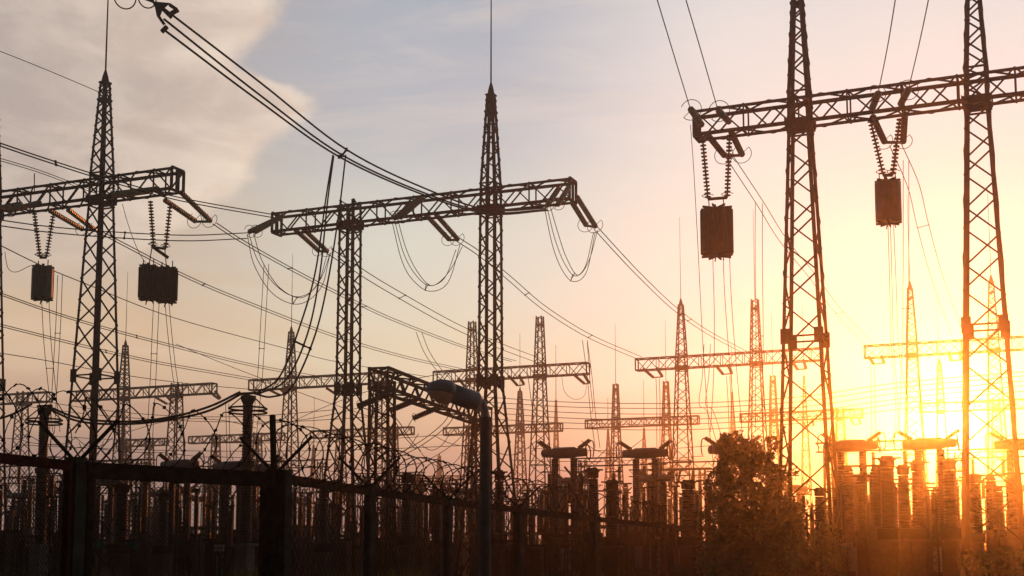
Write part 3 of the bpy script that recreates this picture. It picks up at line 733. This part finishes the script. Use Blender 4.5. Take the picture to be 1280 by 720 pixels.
def make_breaker():
    r = empty('tank_breaker', (0, 0, 0), ROT, 'x', 'circuit breaker', 'tank breakers on twin columns')
    b = MB(); b.box((0, 0, 2.45), (2.2, .7, .25))
    for x in (-.9, .9):
        for y in (-.28, .28): b.bar((x, y, 0), (x, y, 2.35), .12)
        b.bar((x, -.28, .2), (x, .28, 2.2), .06)
    b.bar((-.9, -.28, .2), (.9, -.28, 2.2), .06)
    b.build('support_frame', STEEL, r)
    for x in (-.5, .5): ribbed('column', 2.58, 6.3, .19, r, PORC, x=x, pitch=.12)
    b = MB(); b.lathe((-1.2, 0, 6.55), (1.2, 0, 6.55), [(0, .12), (.05, .2), (.6, .23), (.65, .28), (1.75, .28), (1.8, .23), (2.35, .2), (2.4, .12)], 14); b.build('tank', GREYP, r, True)
    for s_ in (-1, 1):
        b = MB(); p0, p1 = V((s_ * .75, 0, 6.75)), V((s_ * 1.35, 0, 7.15))
        b.lathe(p0, p1, [(t, q) for t, q in rib_profile(0, .72, .12, .08)], 9); b.build('bushing', PORC, r)
        b = MB(); b.tube(smooth_pts([(s_ * 1.35, 0, 7.15), (s_ * 1.5, 0, 7.05), (s_ * 1.55, 0, 6.7), (s_ * 1.5, 0, 6.3)]), .03); b.build('lead', STEELD, r)
    b = MB(); b.ring((1.25, 0, 6.55), (1, 0, .1), .36, .035, 18); b.build('corona_ring', STEELD, r)
    b = MB(); b.box((0, -.5, 1.3), (.8, .4, 1.1)); b.build('drive_cabinet', GREYP, r)
    return r
def make_transformer():
    r = empty('instrument_transformer', (0, 0, 0), ROT, 'x', 'transformer', 'capped column transformers')
    b = MB(); b.box((0, 0, 1.1), (.55, .55, 2.2)); b.box((0, 0, 2.24), (.8, .8, .1)); b.build('pedestal', DCONC, r)
    b = MB(); b.box((0, 0, 2.5), (.7, .7, .42)); b.build('oil_tank', STEELD, r)
    ribbed('porcelain', 2.72, 5.1, .30, r, PORC, taper=.85, pitch=.13)
    b = MB(); b.lathe((0, 0, 5.1), (0, 0, 5.8), [(0, .25), (.03, .27), (.25, .27), (.27, .32), (.35, .32), (.36, .22), (.44, .22)], 14); b.build('head', STEELD, r)
    b = MB(); b.bar((-.5, 0, 5.45), (.5, 0, 5.45), .07); b.build('terminal', STEELD, r)
    return r
def make_post():
    r = empty('post_insulator', (0, 0, 0), ROT, 'x', 'insulator', 'x')
    b = MB(); b.box((0, 0, 1.3), (.34, .34, 2.6)); b.box((0, 0, 2.64), (.5, .5, .08)); b.build('pedestal', DCONC, r)
    ribbed('porcelain', 2.68, 4.9, .17, r, PORC, pitch=.13, n=9)
    b = MB(); b.cyl((0, 0, 4.9), (0, 0, 5.1), .16, .1, 9); b.bar((-.35, 0, 5.12), (.35, 0, 5.12), .09); b.build('cap', STEELD, r)
    return r
def make_disconnector():
    r = empty('disconnector', (0, 0, 0), ROT, 'x', 'switch', 'open blade disconnectors')
    b = MB(); b.box((0, 0, 2.6), (2.8, .3, .2))
    for x in (-1.1, 1.1): b.bar((x, -.2, 0), (x, 0, 2.5), .11); b.bar((x, .2, 0), (x, 0, 2.5), .11)
    b.bar((-1.1, 0, .3), (1.1, 0, 2.4), .05); b.bar((1.1, 0, .3), (-1.1, 0, 2.4), .05)
    b.build('support_frame', STEEL, r)
    for x in (-1.2, 0, 1.2): ribbed('porcelain', 2.7, 4.5, .14, r, PORC, x=x, pitch=.13, n=9)
    b = MB(); b.bar((-1.2, 0, 4.6), (-.1, 0, 5.9), .09); b.bar((-1.35, 0, 4.58), (-1.0, 0, 4.58), .18); b.build('blade', STEELD, r)
    b = MB(); b.bar((1.3, 0, 4.6), (-.2, .0, 4.62), .09); b.ring((1.2, 0, 4.75), (0, 1, 0), .2, .03, 14); b.build('contact_arm', STEELD, r)
    return r
def ground_at(px, Y):
    q = P(px, HOR, Y); return V((q.x, q.y, 0))
brk, trf, pst, dsc = make_breaker(), make_transformer(), make_post(), make_disconnector()
def put(proto, px, topy, Htop, label, group=None, first={}, sc_w=1.0, Y=None, rz=None, hscale=None):
    """a copy whose top (Htop metres at scale 1) reaches row topy"""
    if Y is None: Y = F * (Htop - EYE.z) / (HOR - topy); s_ = 1.0
    else: s_ = ((HOR - topy) * Y / F + EYE.z) / Htop
    k = proto.name
    if k not in first:
        first[k] = 1; o = proto; o.location = ground_at(px, Y); o.scale = (sc_w * s_, sc_w * s_, s_)
        o.rotation_euler = (0, 0, ROT if rz is None else rz); o['label'] = label
        if group: o['group'] = group
        return o
    return copy_tree(proto, ground_at(px, Y), ROT if rz is None else rz, (sc_w * s_, sc_w * s_, s_), label, group)
rd = random.Random(21)
BK = 'tank breakers on twin columns'
for px, ty, Y, lab in ((706, 550, 66, 'tank breaker on twin columns just left of the dark ribbed column'), (808, 551, 72, 'tank breaker on twin columns right of the dark ribbed column'), (1068, 540, 64, 'orange lit tank breaker between the tall tower and the ribbed glowing column'),
        (1166, 537, 62, 'tank breaker standing directly beneath the sun'), (716, 590, 80, 'shorter tank breaker in front of the one left of the ribbed column'), (822, 586, 82, 'shorter tank breaker under the spired far gantry left of the bush'),
        (1082, 585, 76, 'shorter tank breaker at the foot of the orange lit one'), (918, 545, 66, 'tank breaker mostly hidden by the bush top'), (288, 568, 58, 'grey blue tank breaker below the ringed post insulator'), (222, 566, 62, 'grey blue tank breaker behind the middle fence rail'),
        (1282, 538, 64, 'tank breaker at the sunlit picture edge'), (325, 572, 74, 'smaller grey tank breaker beside the arms of the fence post'), (128, 590, 66, 'tank breaker behind the first concrete fence post')):
    put(brk, px, ty, 7.2, lab, BK, Y=Y)
for k in range(16):
    put(brk, rd.uniform(-10, 1290), rd.uniform(588, 618), 7.2, 'smaller distant tank breaker among the crowded equipment rows', BK, Y=rd.uniform(85, 125), rz=ROT + rd.choice((0, .5, math.pi / 2)))
TK = 'capped column transformers'
for px, ty, Y, w, lab in ((508, 585, 52, 1.0, 'pale capped transformer rising over the fence rail beside the lattice column'), (742, 578, 52, .9, 'dark ribbed column transformer between the two tank breakers'), (766, 594, 56, 1.15, 'capped transformer just right of the dark ribbed column'),
        (861, 594, 56, 1.25, 'wide capped transformer left of the bush'), (1112, 562, 48, 1.1, 'ribbed glowing transformer between the far spire and the orange breaker'), (1150, 568, 52, 1.0, 'glowing transformer just left of the sun'), (1132, 574, 58, 1.0, 'glowing transformer beside the taller ribbed one'),
        (968, 573, 58, 1.1, 'dark boxy transformer showing through the bush beside the tall tower'), (150, 598, 44, 1.2, 'pale transformer behind the middle fence rail near the first post'), (203, 610, 50, 1.0, 'transformer behind the middle of the thick fence rail'),
        (404, 606, 50, 1.0, 'transformer behind the chain link beside the double post'), (624, 581, 52, .8, 'dark ribbed transformer just right of the lamp post'), (1190, 566, 52, 1.0, 'glowing transformer right under the sun'), (1026, 604, 56, 1.0, 'transformer behind the shrub beyond the tall tower'),
        (1222, 586, 60, 1.1, 'transformer at the foot of the sunlit tower'), (546, 606, 60, 1.0, 'transformer behind the fence left of the lamp post')):
    put(trf, px, ty, 5.8, lab, TK, Y=Y, sc_w=w)
DK = 'open blade disconnectors'
DL = 'open blade disconnector standing among the crowded equipment rows under the gantries'
rd = random.Random(21)
for k in range(26):
    put(dsc, -20 + 52 * k + rd.uniform(-18, 18), rd.uniform(583, 622), 5.9, DL, DK, Y=rd.uniform(74, 125), rz=ROT + rd.choice((0, 0, math.pi / 2, math.pi)))
PK = 'plain post insulators in the crowded rows'
PL = 'plain ribbed post insulator on a square pedestal in the crowded equipment rows'
for k in range(165):
    px = -25 + 8.1 * k + rd.uniform(-5, 5)
    put(pst, px, rd.uniform(598, 645), 5.2, PL, PK, Y=rd.choice((56, 62, 70, 80, 92, 108)) + rd.uniform(-2, 2), sc_w=rd.uniform(.5, 1.05))

for k in range(14):
    put(pst, 1045 + 17.5 * k + rd.uniform(-6, 6), rd.uniform(578, 612), 5.2, PL, PK, Y=rd.uniform(52, 66), sc_w=rd.uniform(1.2, 1.8))
# low equipment cabinets and switch frames filling the foot of the picture
def make_cabinet():
    r = empty('control_cabinet', (0, 0, 0), ROT, 'x', 'cabinet', 'low cabinets among the equipment')
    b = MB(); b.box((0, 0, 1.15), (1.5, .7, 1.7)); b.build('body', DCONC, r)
    b = MB(); b.box((0, 0, 2.05), (1.7, .9, .1)); b.build('roof', STEEL, r)
    for x in (-.37, .37):
        b = MB(); b.box((x, -.365, 1.15), (.70, .03, 1.5)); d = b.build('door', STEELD, r); b = MB(); b.box((x * .2, -.40, 1.2), (.03, .04, .2)); b.build('handle', STEEL, d)
    b = MB(); b.box((0, 0, .15), (1.3, .6, .3)); b.build('base', DCONC, r)
    return r
cab = make_cabinet()
CK = 'low cabinets among the equipment'
for k in range(46):
    put(cab, -10 + 28.5 * k + rd.uniform(-10, 10), rd.choice((rd.uniform(656, 674), rd.uniform(668, 684), rd.uniform(674, 685))), 2.1, 'low dark cabinet standing at the foot of the crowded equipment rows', CK, Y=rd.uniform(60, 90), sc_w=rd.uniform(.45, 1.0))
def make_support():
    r = empty('lattice_support', (0, 0, 0), ROT, 'x', 'support', 'thin lattice supports between the equipment rows')
    b = MB(); shaft(b, [(0, .26), (4.9, .17)], .06, .035, 1.0); b.build('shaft', STEEL, r)
    b = MB(); b.box((0, 0, 4.97), (.5, .5, .1)); b.build('head_plate', STEELD, r)
    ribbed('porcelain', 5.03, 6.1, .12, r, PORC, pitch=.12, n=8)
    b = MB(); b.bar((-.5, 0, 6.15), (.5, 0, 6.15), .07); b.bar((.2, 0, 6.15), (.55, 0, 6.5), .06); b.build('clamp', STEELD, r)
    return r
spt = make_support()
for k in range(58):
    put(spt, -10 + 22.6 * k + rd.uniform(-10, 10), rd.uniform(583, 632), 6.4, 'thin lattice support with a ribbed cap standing among the crowded equipment rows', 'thin lattice supports between the equipment rows', Y=rd.uniform(50, 84))
def make_frame():
    r = empty('bus_support', (0, 0, 0), ROT, 'x', 'bus support', 'slim bus support frames')
    for x in (-2.2, 2.2):
        b = MB(); shaft(b, [(0, .25), (6.6, .18)], .06, .035, 1.4); o = b.build('column', STEEL, r); o.location = (x, 0, 0)
    b = MB()
    for z in (6.25, 6.7):
        for y in (-.18, .18): b.bar((-2.8, y, z), (2.8, y, z), .06)
    for i in range(12):
        x0 = -2.8 + i * 5.6 / 12; b.bar((x0, -.18, 6.25 if i % 2 else 6.7), (x0 + 5.6 / 12, -.18, 6.7 if i % 2 else 6.25), .035)
    b.build('beam', STEEL, r)
    for x in (-1.5, 0, 1.5):
        o = ribbed('porcelain', 5.2, 6.22, .1, r, PORC, x=x, pitch=.13, n=8)
    return r
frm = make_frame()
for k in range(16):
    put(frm, 10 + 46 * k + rd.uniform(-16, 16) if k < 13 else rd.uniform(640, 880), rd.uniform(572, 612), 6.75, 'slim bus frame crowded in with others behind the fence', 'slim bus support frames', Y=rd.uniform(95, 170))
FKL = ['slim bus frame right of the dark ribbed column', 'slim bus frame glowing left of the sun', 'slim bus frame behind the tapered tower legs', 'slim bus frame behind the lattice column of the low gantry', 'slim bus frame behind the red framed gate', 'slim bus frame left of the bush', 'slim bus frame beyond the sunlit tower', 'slim bus frame below the distant flat topped beam by the ringed post']
for (px, ty, Y), lab in zip(((775, 571, 95), (1095, 551, 88), (130, 575, 100), (520, 598, 110), (20, 572, 96), (868, 577, 105), (1258, 560, 90), (310, 590, 105)), FKL):
    put(frm, px, ty, 6.75, lab, 'slim bus support frames', Y=Y)

rc_ = random.Random(77)
for k in range(34):
    x0 = rc_.uniform(-20, 1080) if k > 18 else rc_.uniform(-20, 600); w_ = rc_.uniform(25, 95); y0 = rc_.uniform(540, 606); Yc = rc_.uniform(60, 110); y1 = y0 + rc_.uniform(-18, 18); sg = rc_.uniform(8, 30)
    wire([[(x0 + w_ * t, y0 + (y1 - y0) * t + sg * 4 * t * (1 - t), Yc + 4 * t) for t in (0, .25, .5, .75, 1)]], 'slack cable drooping between equipment tops behind the fence', Yc * .00028, (), 'slack cables between the equipment tops', 'slack_cable', sub=4)
# ------------------------------------------------------------------ fence in front
FZ = 2.75
def fp(px, py):         # point on the fence top
    return PZ(px, py, FZ)
posts = [(-60, 559.5), (96, 577), (344, 591), (462, 609), (560, 623), (648, 634), (742, 645.5), (840, 656), (905, 661), (960, 665)]
FP = [fp(*q) for q in posts]
def chain(parent, p, q, z0, z1, cell, r):
    b = MB(); d = q - p; Ln = d.length; u = d.normalized(); h = z1 - z0
    k = int((Ln + h) / cell)
    for i in range(k):
        for s_ in (1, -1):
            x0 = i * cell - (h if s_ > 0 else 0); x1 = x0 + h
            za, zb = (z0, z1) if s_ > 0 else (z1, z0)
            if s_ < 0: x0, x1 = i * cell - h, i * cell
            lo, hi = max(x0, 0), min(x1, Ln)
            if hi - lo < .02: continue
            f = lambda x: za + (zb - za) * (x - x0) / h
            pp = V((p.x, p.y, 0)) + u * lo + V((0, 0, f(lo))); qq = V((p.x, p.y, 0)) + u * hi + V((0, 0, f(hi)))
            b.tube([pp, qq], r, 3)
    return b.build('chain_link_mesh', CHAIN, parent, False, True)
FKG = 'fence bays along the yard'
def bay(i, label, material, railw, railh, frame=False, cell=.07, wr=.0022, name='chain_link_fence', lower=False):
    p, q = FP[i].copy(), FP[i + 1].copy(); u = (q - p).normalized(); u.z = 0
    p = p + u * .11; q = q - u * .11
    r = empty(name, V((p.x, p.y, 0)), 0, label, 'gate' if name == 'gate_leaf' else 'fence', FKG)
    b = MB(); b.bar(V((p.x, p.y, FZ - railh / 2)), V((q.x, q.y, FZ - railh / 2)), railw, railh); b.build('top_rail', material, r, False, True)
    b = MB(); b.bar(V((p.x, p.y, .15)), V((q.x, q.y, .15)), .07, .1); b.build('bottom_rail', material, r, False, True)
    if frame:
        for z_ in (p, q):
            b = MB(); c = V((z_.x, z_.y, 0)) + (u if z_ is p else -u) * railw * .6
            b.bar(c + V((0, 0, .12)), c + V((0, 0, FZ - railh - .002)), .08, .07, u); b.build('stile', material, r, False, True)
    chain(r, p, q, .2, FZ - railh * .6, cell, wr)
    return r
bay(0, 'red brown framed chain link gate leaf at the bottom corner of the photo', RUST, .07, .11, True, .06, .0024, 'gate_leaf')
bay(1, 'chain link bay under a thick dark rail between the concrete post and the double post', TIMBER, .12, .19, True, .06, .0022)
lb = ['first long fence bay right of the double post', 'fence bay under the low gantry column', 'fence bay reaching from the pale transformer to the lamp post', 'fence bay just right of the lamp post', 'fence bay running under the tank breakers', 'fence bay running under the small distant gantry', 'farthest fence bay beside the bush', 'last fence bay disappearing into the bush']
for i in range(2, len(FP) - 1): bay(i, lb[i - 2], TIMBER, .08, .13 if i < 5 else .15, False, .11 + .03 * i, .0020 + .0003 * i)
PGR = 'posts carrying the fence'
plab = ['hidden', 'dark concrete post between the red gate and the thick railed bay', 'heavy dark double post with splayed barbed arms', 'slim fence post in front of the low gantry column', 'fence post left of the lamp post', 'fence post right of the lamp post', 'fence post below the dark ribbed column', 'fence post left of the bush', 'fence post at the edge of the bush', 'fence post inside the bush']
for i, p in enumerate(FP):
    if i == 0: continue
    big = .19 if i in (1, 2) else (.15 if i < 5 else .22)
    r = empty('fence_post', V((p.x, p.y, 0)), ROT, plab[i], 'post', PGR)
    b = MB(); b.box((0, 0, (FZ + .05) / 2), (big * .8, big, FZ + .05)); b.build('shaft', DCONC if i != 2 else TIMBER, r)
    if i == 2:
        b = MB(); b.box((.16, .02, FZ / 2 + .02), (.09, .16, FZ + .04)); b.build('second_shaft', DCONC, r)
    for s_ in (-1, 1):
        b = MB(); b.bar((0, 0, FZ - .02), (s_ * .5, s_ * .1, FZ + .48), .035); b.build('barbed_arm', STEELD, r)
    if i == 2:
        b = MB(); b.bar((-.02, 0, FZ), (-.06, 0, FZ + .78), .06); b.build('upright_rod', STEELD, r)
# razor coils
CHAIND = mat('dark_wire', (.03, .028, .027), .6, 0, .3, 20)
RZ = 'razor wire coils along the fence top'
rl = ['big loose razor wire coil above the red gate', 'razor wire coil above the thick dark rail', 'razor wire coil on the first bay right of the double post', 'razor wire coil in front of the low gantry', 'razor wire coil beside the lamp post', 'razor wire coil just right of the lamp post', 'razor wire coil under the tank breakers']
for i in range(7):
    p, q = FP[i], FP[i + 1]; d = q - p; Ln = d.length; u = d.normalized(); n_ = V((-u.y, u.x, 0)); rc = (.40 if i < 2 else .36)
    turns = max(3, int(Ln / (.42 if i < 2 else (.55 if i < 5 else 1.3)))); rg = random.Random(i + 3); pts = []
    b = MB(); K = turns * 26; ph = [rg.uniform(-.12, .12) for _ in range(turns + 2)]
    for k in range(K + 1):
        t = k / K; a = 2 * math.pi * turns * t; w = int(t * turns)
        rr2 = rc * (1 + ph[w] * .8 + .04 * math.sin(a * .5))
        c = p + d * t + V((0, 0, rc * .92)) + u * (.10 * math.sin(a * 2 + i))
        pts.append(c + n_ * math.cos(a) * rr2 + V((0, 0, math.sin(a) * rr2)) + u * .12 * math.cos(a + ph[w] * 9))
    b.tube(pts, .0065 + .0014 * i, 4)
    for k in range(1, K, 3 if i < 3 else 4):
        dd = (pts[k + 1 if k < K else k] - pts[k - 1]).normalized(); e = dd.cross(V((rg.uniform(-1, 1), rg.uniform(-1, 1), rg.uniform(-1, 1)))).normalized() * .026
        s0 = pts[k] + dd * .03; s1 = pts[k] - dd * .03; th = dd.cross(e).normalized() * .006
        b.add([s0 + th, pts[k] + e + th, s1 + th, pts[k] - e + th, s0 - th, pts[k] + e - th, s1 - th, pts[k] - e - th], [(0, 1, 2, 3), (7, 6, 5, 4), (0, 4, 5, 1), (1, 5, 6, 2), (2, 6, 7, 3), (3, 7, 4, 0)])
    tag(b.build('razor_wire_coil', CHAIND), rl[i], 'razor wire', RZ)
for i in range(5):
    p, q = FP[i], FP[i + 1]
    b = MB(); rg = random.Random(70 + i)
    b.tube([p.lerp(q, t / 10) + V((0, 0, .16 + .012 * math.sin(t * 1.7 + i))) for t in range(11)], .004 + .001 * i, 4)
    tag(b.build('barbed_wire', CHAIN), ['taut wire strand over the red gate', 'taut wire strand over the thick dark rail', 'taut wire strand right of the double post', 'taut wire strand before the low gantry column', 'taut wire strand running up to the lamp post'][i], 'wire', 'taut wire strands on the fence')

# small coloured and pale boxes glimpsed through the fence
for px, py, w, h, Y, mt, nm, lab in ((117, 680, .34, .26, 40, GREEN, 'junction_box', 'small green junction box glimpsed through the thick railed bay'), (166, 681, .30, .25, 40, GREEN, 'junction_box', 'small teal junction box nearer the middle of the thick railed bay')):
    c = P(px, py, Y); r = empty(nm, V((c.x, c.y, 0)), ROT, lab, 'box')
    b = MB(); b.box((0, 0, c.z), (w, .2, h)); b.build('casing', mt, r); b = MB(); b.box((0, 0, (c.z - h / 2) / 2), (.08, .08, c.z - h / 2)); b.build('stand', STEEL, r)
    b = MB(); b.box((0, 0, c.z + h / 2 + .015), (w + .06, .26, .03)); b.build('lid', STEELD, r)
c = P(274, 685, 40); r = empty('notice_board', V((c.x, c.y, 0)), ROT, 'small pale board with three dark marks on it behind the thick railed bay', 'sign')
b = MB(); b.box((0, 0, c.z), (.34, .02, .2)); b.build('board', SIGNW, r)
for x in (-.1, 0, .1):
    b = MB(); b.ring((x, -.016, c.z), (0, 1, 0), .04, .008, 12); b.build('mark', STEELD, r)
b = MB(); b.bar((0, .03, 0), (0, .03, c.z), .04); b.build('stand', STEEL, r)
c = P(1059, 683, 52); r = empty('notice_board', V((c.x, c.y, 0)), ROT, 'small plain board glowing orange below the shorter breaker', 'sign')
b = MB(); b.box((0, 0, c.z), (.4, .02, .25)); b.build('board', SIGNW, r); b = MB(); b.bar((0, .03, 0), (0, .03, c.z), .04); b.build('stand', STEEL, r)

# ------------------------------------------------------------------ street lamp
LY = 23.0
lp = P(606, 690, LY); sl_ = empty('street_lamp', V((lp.x, lp.y, 0)), 0, 'grey street lamp with a rounded head and pale diffuser over the fence', 'street lamp')
top = P(606, 522, LY)
b = MB(); b.lathe((lp.x, lp.y, 0), (lp.x, lp.y, top.z), [(0, .12), (1.0, .11), (top.z, .088)], 14); b.build('pole', mat('pale_pole', (.16, .15, .145), .8, 0, .2, 6), sl_, True, True)
b = MB(); b.tube(smooth_pts([P(606, 524, LY), P(605.5, 512, LY), P(601, 502, LY - .05), P(592, 496, LY - .1), P(585, 493, LY - .15)], 6), .075, 10, .06); b.build('arm', LAMPB, sl_, True, True)
h0, h1 = P(600, 502, LY - .1), P(533, 484, LY - .5); ax = (h1 - h0); Lh = ax.length; ax.normalize(); upv = (V((0, 0, 1)) - ax * ax.z).normalized(); sd = ax.cross(upv)
def shell(zs, material, name):
    b = MB(); n = 14; k = len(zs); o = 0
    for t, w, hu, hd, oz in zs:
        for i in range(n):
            a = 2 * math.pi * i / n; y = math.sin(a)
            b.v.append(tuple(h0 + ax * t * Lh + sd * math.cos(a) * w * 1.3 + upv * 1.3 * ((hu if y > 0 else hd) * y + oz)))
    for j in range(k - 1):
        for i in range(n):
            i2 = (i + 1) % n; b.f.append((j * n + i, j * n + i2, (j + 1) * n + i2, (j + 1) * n + i))
    b.f.append(tuple(range(n))[::-1]); b.f.append(tuple((k - 1) * n + i for i in range(n)))
    return b.build(name, material, sl_, True, True)
shell([(0, .07, .07, .07, 0), (.06, .12, .12, .13, 0), (.30, .125, .13, .14, .0), (.52, .13, .135, .13, .01), (.535, .10, .10, .10, .01)], LAMPB, 'gear_housing')
shell([(.53, .14, .15, .03, .0), (.62, .165, .175, .03, .0), (.80, .16, .165, .03, -.01), (.94, .11, .11, .03, -.02), (1.0, .03, .03, .02, -.03)], LAMPB, 'hood')
shell([(.50, .06, -.02, .10, .0), (.58, .13, -.02, .17, .0), (.74, .145, -.02, .155, -.01), (.90, .11, -.02, .08, -.02), (.98, .03, -.02, .03, -.03)], LAMPM, 'diffuser')

# ------------------------------------------------------------------ bush tree, shrubs, weeds
def leaf_cloud(blobs, count, size, seed, box=None):
    b = MB(); rg = random.Random(seed); tot = sum(w for *_, w in blobs)
    for (c, rad, w) in blobs:
        for _ in range(int(count * w / tot)):
            while True:
                v = V((rg.uniform(-1, 1), rg.uniform(-1, 1), rg.uniform(-1, 1)))
                if v.length <= 1: break
            if v.length > 0: v = v.normalized() * v.length ** .5 * (1 + .35 * (rg.random() ** 3))
            p = V(c) + V((v.x * rad[0], v.y * rad[1], v.z * rad[2])); s_ = size * rg.uniform(.55, 1.3)
            a = V((rg.uniform(-1, 1), rg.uniform(-1, 1), rg.uniform(-.7, .7))).normalized(); e = a.orthogonal().normalized(); f = a.cross(e)
            th = rg.uniform(0, 6.28); e, f = e * math.cos(th) + f * math.sin(th), f * math.cos(th) - e * math.sin(th)
            b.add([p - e * s_, p - f * s_ * .45, p + e * s_, p + f * s_ * .45], [(0, 1, 2, 3)])
    return b
TY = 44.0
def tpt(px, py, dY=0): return P(px, py, TY + dY)
base = ground_at(935, TY)
tree = empty('bush_tree', base, 0, 'bushy leafy young tree with ragged top in front of the tall tower', 'tree')
k_ = TY / F
blobs = []
for px, py, rx, rz_, w in ((908, 562, 12, 17, 9), (922, 560, 14, 16, 10), (938, 572, 16, 18, 12), (918, 590, 20, 22, 18), (900, 606, 16, 24, 13), (945, 600, 20, 24, 18), (930, 630, 34, 30, 40), (965, 640, 26, 24, 24), (905, 650, 26, 34, 30), (938, 672, 42, 32, 56), (978, 680, 16, 22, 12), (915, 700, 40, 30, 40), (955, 705, 38, 26, 36), (966, 556, 6, 13, 3), (962, 575, 5, 12, 3), (980, 600, 8, 12, 2), (900, 560, 7, 10, 2), (908, 548, 8, 7, 4), (950, 580, 14, 14, 7)):
    c = tpt(px, py, random.uniform(-.7, .7)) - base; blobs.append((c, (rx * k_, rx * k_ * 1.1 + .15, rz_ * k_), w))
leaf_cloud(blobs, 17000, .075, 4).build('crown', LEAF, tree)
b = MB(); b.tube([(0, 0, 0), (-.1, 0, .8), (-.25, .05, 1.8), (-.45, 0, 3.0), (-.6, 0, 4.3), (-.7, 0, 5.4)], .10, 8, .015)
for e in (tpt(938, 570), tpt(966, 556), tpt(905, 560), tpt(980, 630), tpt(900, 620), tpt(985, 600)):
    e = e - base; s0 = V((-.2, .03, 1.2 + random.random())); b.tube(smooth_pts([s0, s0.lerp(e, .5) + V((0, 0, .15)), e], 5), .04, 6, .008)
b.build('trunk', BARK, tree)
rt = random.Random(8); tw = MB(); lv = []
for k in range(44):
    px, py = rt.choice(((908, 548), (938, 558), (966, 545), (985, 585), (898, 575), (995, 640), (888, 610), (952, 562), (925, 548), (1000, 665), (880, 650)))
    e = tpt(px + rt.uniform(-14, 14), py + rt.uniform(-12, 14), rt.uniform(-.5, .5)) - base; s0 = e.lerp(V((-.4, 0, 2.6)), rt.uniform(.2, .38))
    tw = MB(); tw.tube(smooth_pts([s0, s0.lerp(e, .5) + V((rt.uniform(-.1, .1), 0, .06)), e], 4), .014, 4, .004); tw.build('twig', BARK, tree); lv.append((e.lerp(s0, .15), (.14, .16, .20), 1)); lv.append((e.lerp(s0, .5), (.12, .12, .15), .6))
leaf_cloud(lv, 1500, .07, 17).build('leaf_spray', LEAF, tree)
SH = 'low leafy shrubs along the fence'
def shrub(px, topy, w, Y, label, seed, dens=1.0):
    p = ground_at(px, Y); hgt = (HOR - topy) * Y / F + EYE.z; wr_ = w * Y / F / 2
    r = empty('shrub', p, 0, label, 'shrub', SH); rg = random.Random(seed)
    bl = [((rg.uniform(-wr_, wr_) * .7, rg.uniform(-.4, .4), hgt * rg.uniform(.25, .86)), (wr_ * rg.uniform(.25, .5), .4, hgt * rg.uniform(.10, .2)), 1) for _ in range(9)] + [((0, 0, hgt * .55), (wr_ * .7, .5, hgt * .4), 4)]
    leaf_cloud(bl, int(2600 * dens), .075, seed).build('foliage', LEAF, r)
    b = MB()
    for k in range(5): b.tube([(rg.uniform(-.1, .1), 0, 0), (rg.uniform(-wr_, wr_) * .4, 0, hgt * .5), (rg.uniform(-wr_, wr_) * .8, 0, hgt * .9)], .025, 5, .006)
    b.build('stem', BARK, r)
shrub(1008, 622, 40, 47, 'shrub filling the foot of the tall tower beside the bushy tree', 9, .6)
shrub(1040, 652, 40, 49, 'lower shrub just beyond the foot of the tall tower', 10, .5)
shrub(1250, 682, 90, 40, 'low shrub under the sunlit tower at the picture edge', 13)
gr = MB(); rg = random.Random(3)
for i in range(5200):
    px = rg.choice((rg.uniform(0, 620), rg.uniform(200, 600), rg.uniform(620, 1280))); Y = rg.uniform(20, 40); p = ground_at(px, Y)
    clump = .55 + .45 * math.sin(px * .05 + 1.2) * math.sin(px * .013 + .4)
    h = rg.uniform(.8, 1.25) * (.78 + .5 * clump) * (1.0 if px < 620 else .85); l = V((rg.uniform(-.22, .22), rg.uniform(-.2, .2), 0)) * h
    w = V((rg.uniform(-1, 1), rg.uniform(-1, 1), 0)).normalized() * .014
    gr.add([p - w, p + w, p + l * .4 + w * .8 + V((0, 0, h * .6)), p + l + V((0, 0, h)), p + l * .4 - w * .8 + V((0, 0, h * .6))], [(0, 1, 2, 3, 4)])
tag(gr.build('tall_grass', GRASSM), 'tall grass and weeds growing along the inside of the fence', kind='stuff')

# ------------------------------------------------------------------ haze volume, added to stand in for the orange lens glare
hz = MB(); hz.box((60, 160.5, 24), (779, 440, 50)); ho = hz.build('haze', STEEL)
tag(ho, 'thin haze volume added over the yard to imitate orange glare around the sun', kind='stuff')
hm = bpy.data.materials.new('glare_haze'); hm.use_nodes = True; t = hm.node_tree; t.nodes.clear()
pv = t.nodes.new('ShaderNodeVolumePrincipled'); out = t.nodes.new('ShaderNodeOutputMaterial')
pv.inputs['Color'].default_value = (.96, .93, .90, 1); pv.inputs['Density'].default_value = .00085; pv.inputs['Anisotropy'].default_value = .925
t.links.new(pv.outputs[0], out.inputs['Volume'])
ho.data.materials.clear(); ho.data.materials.append(hm)
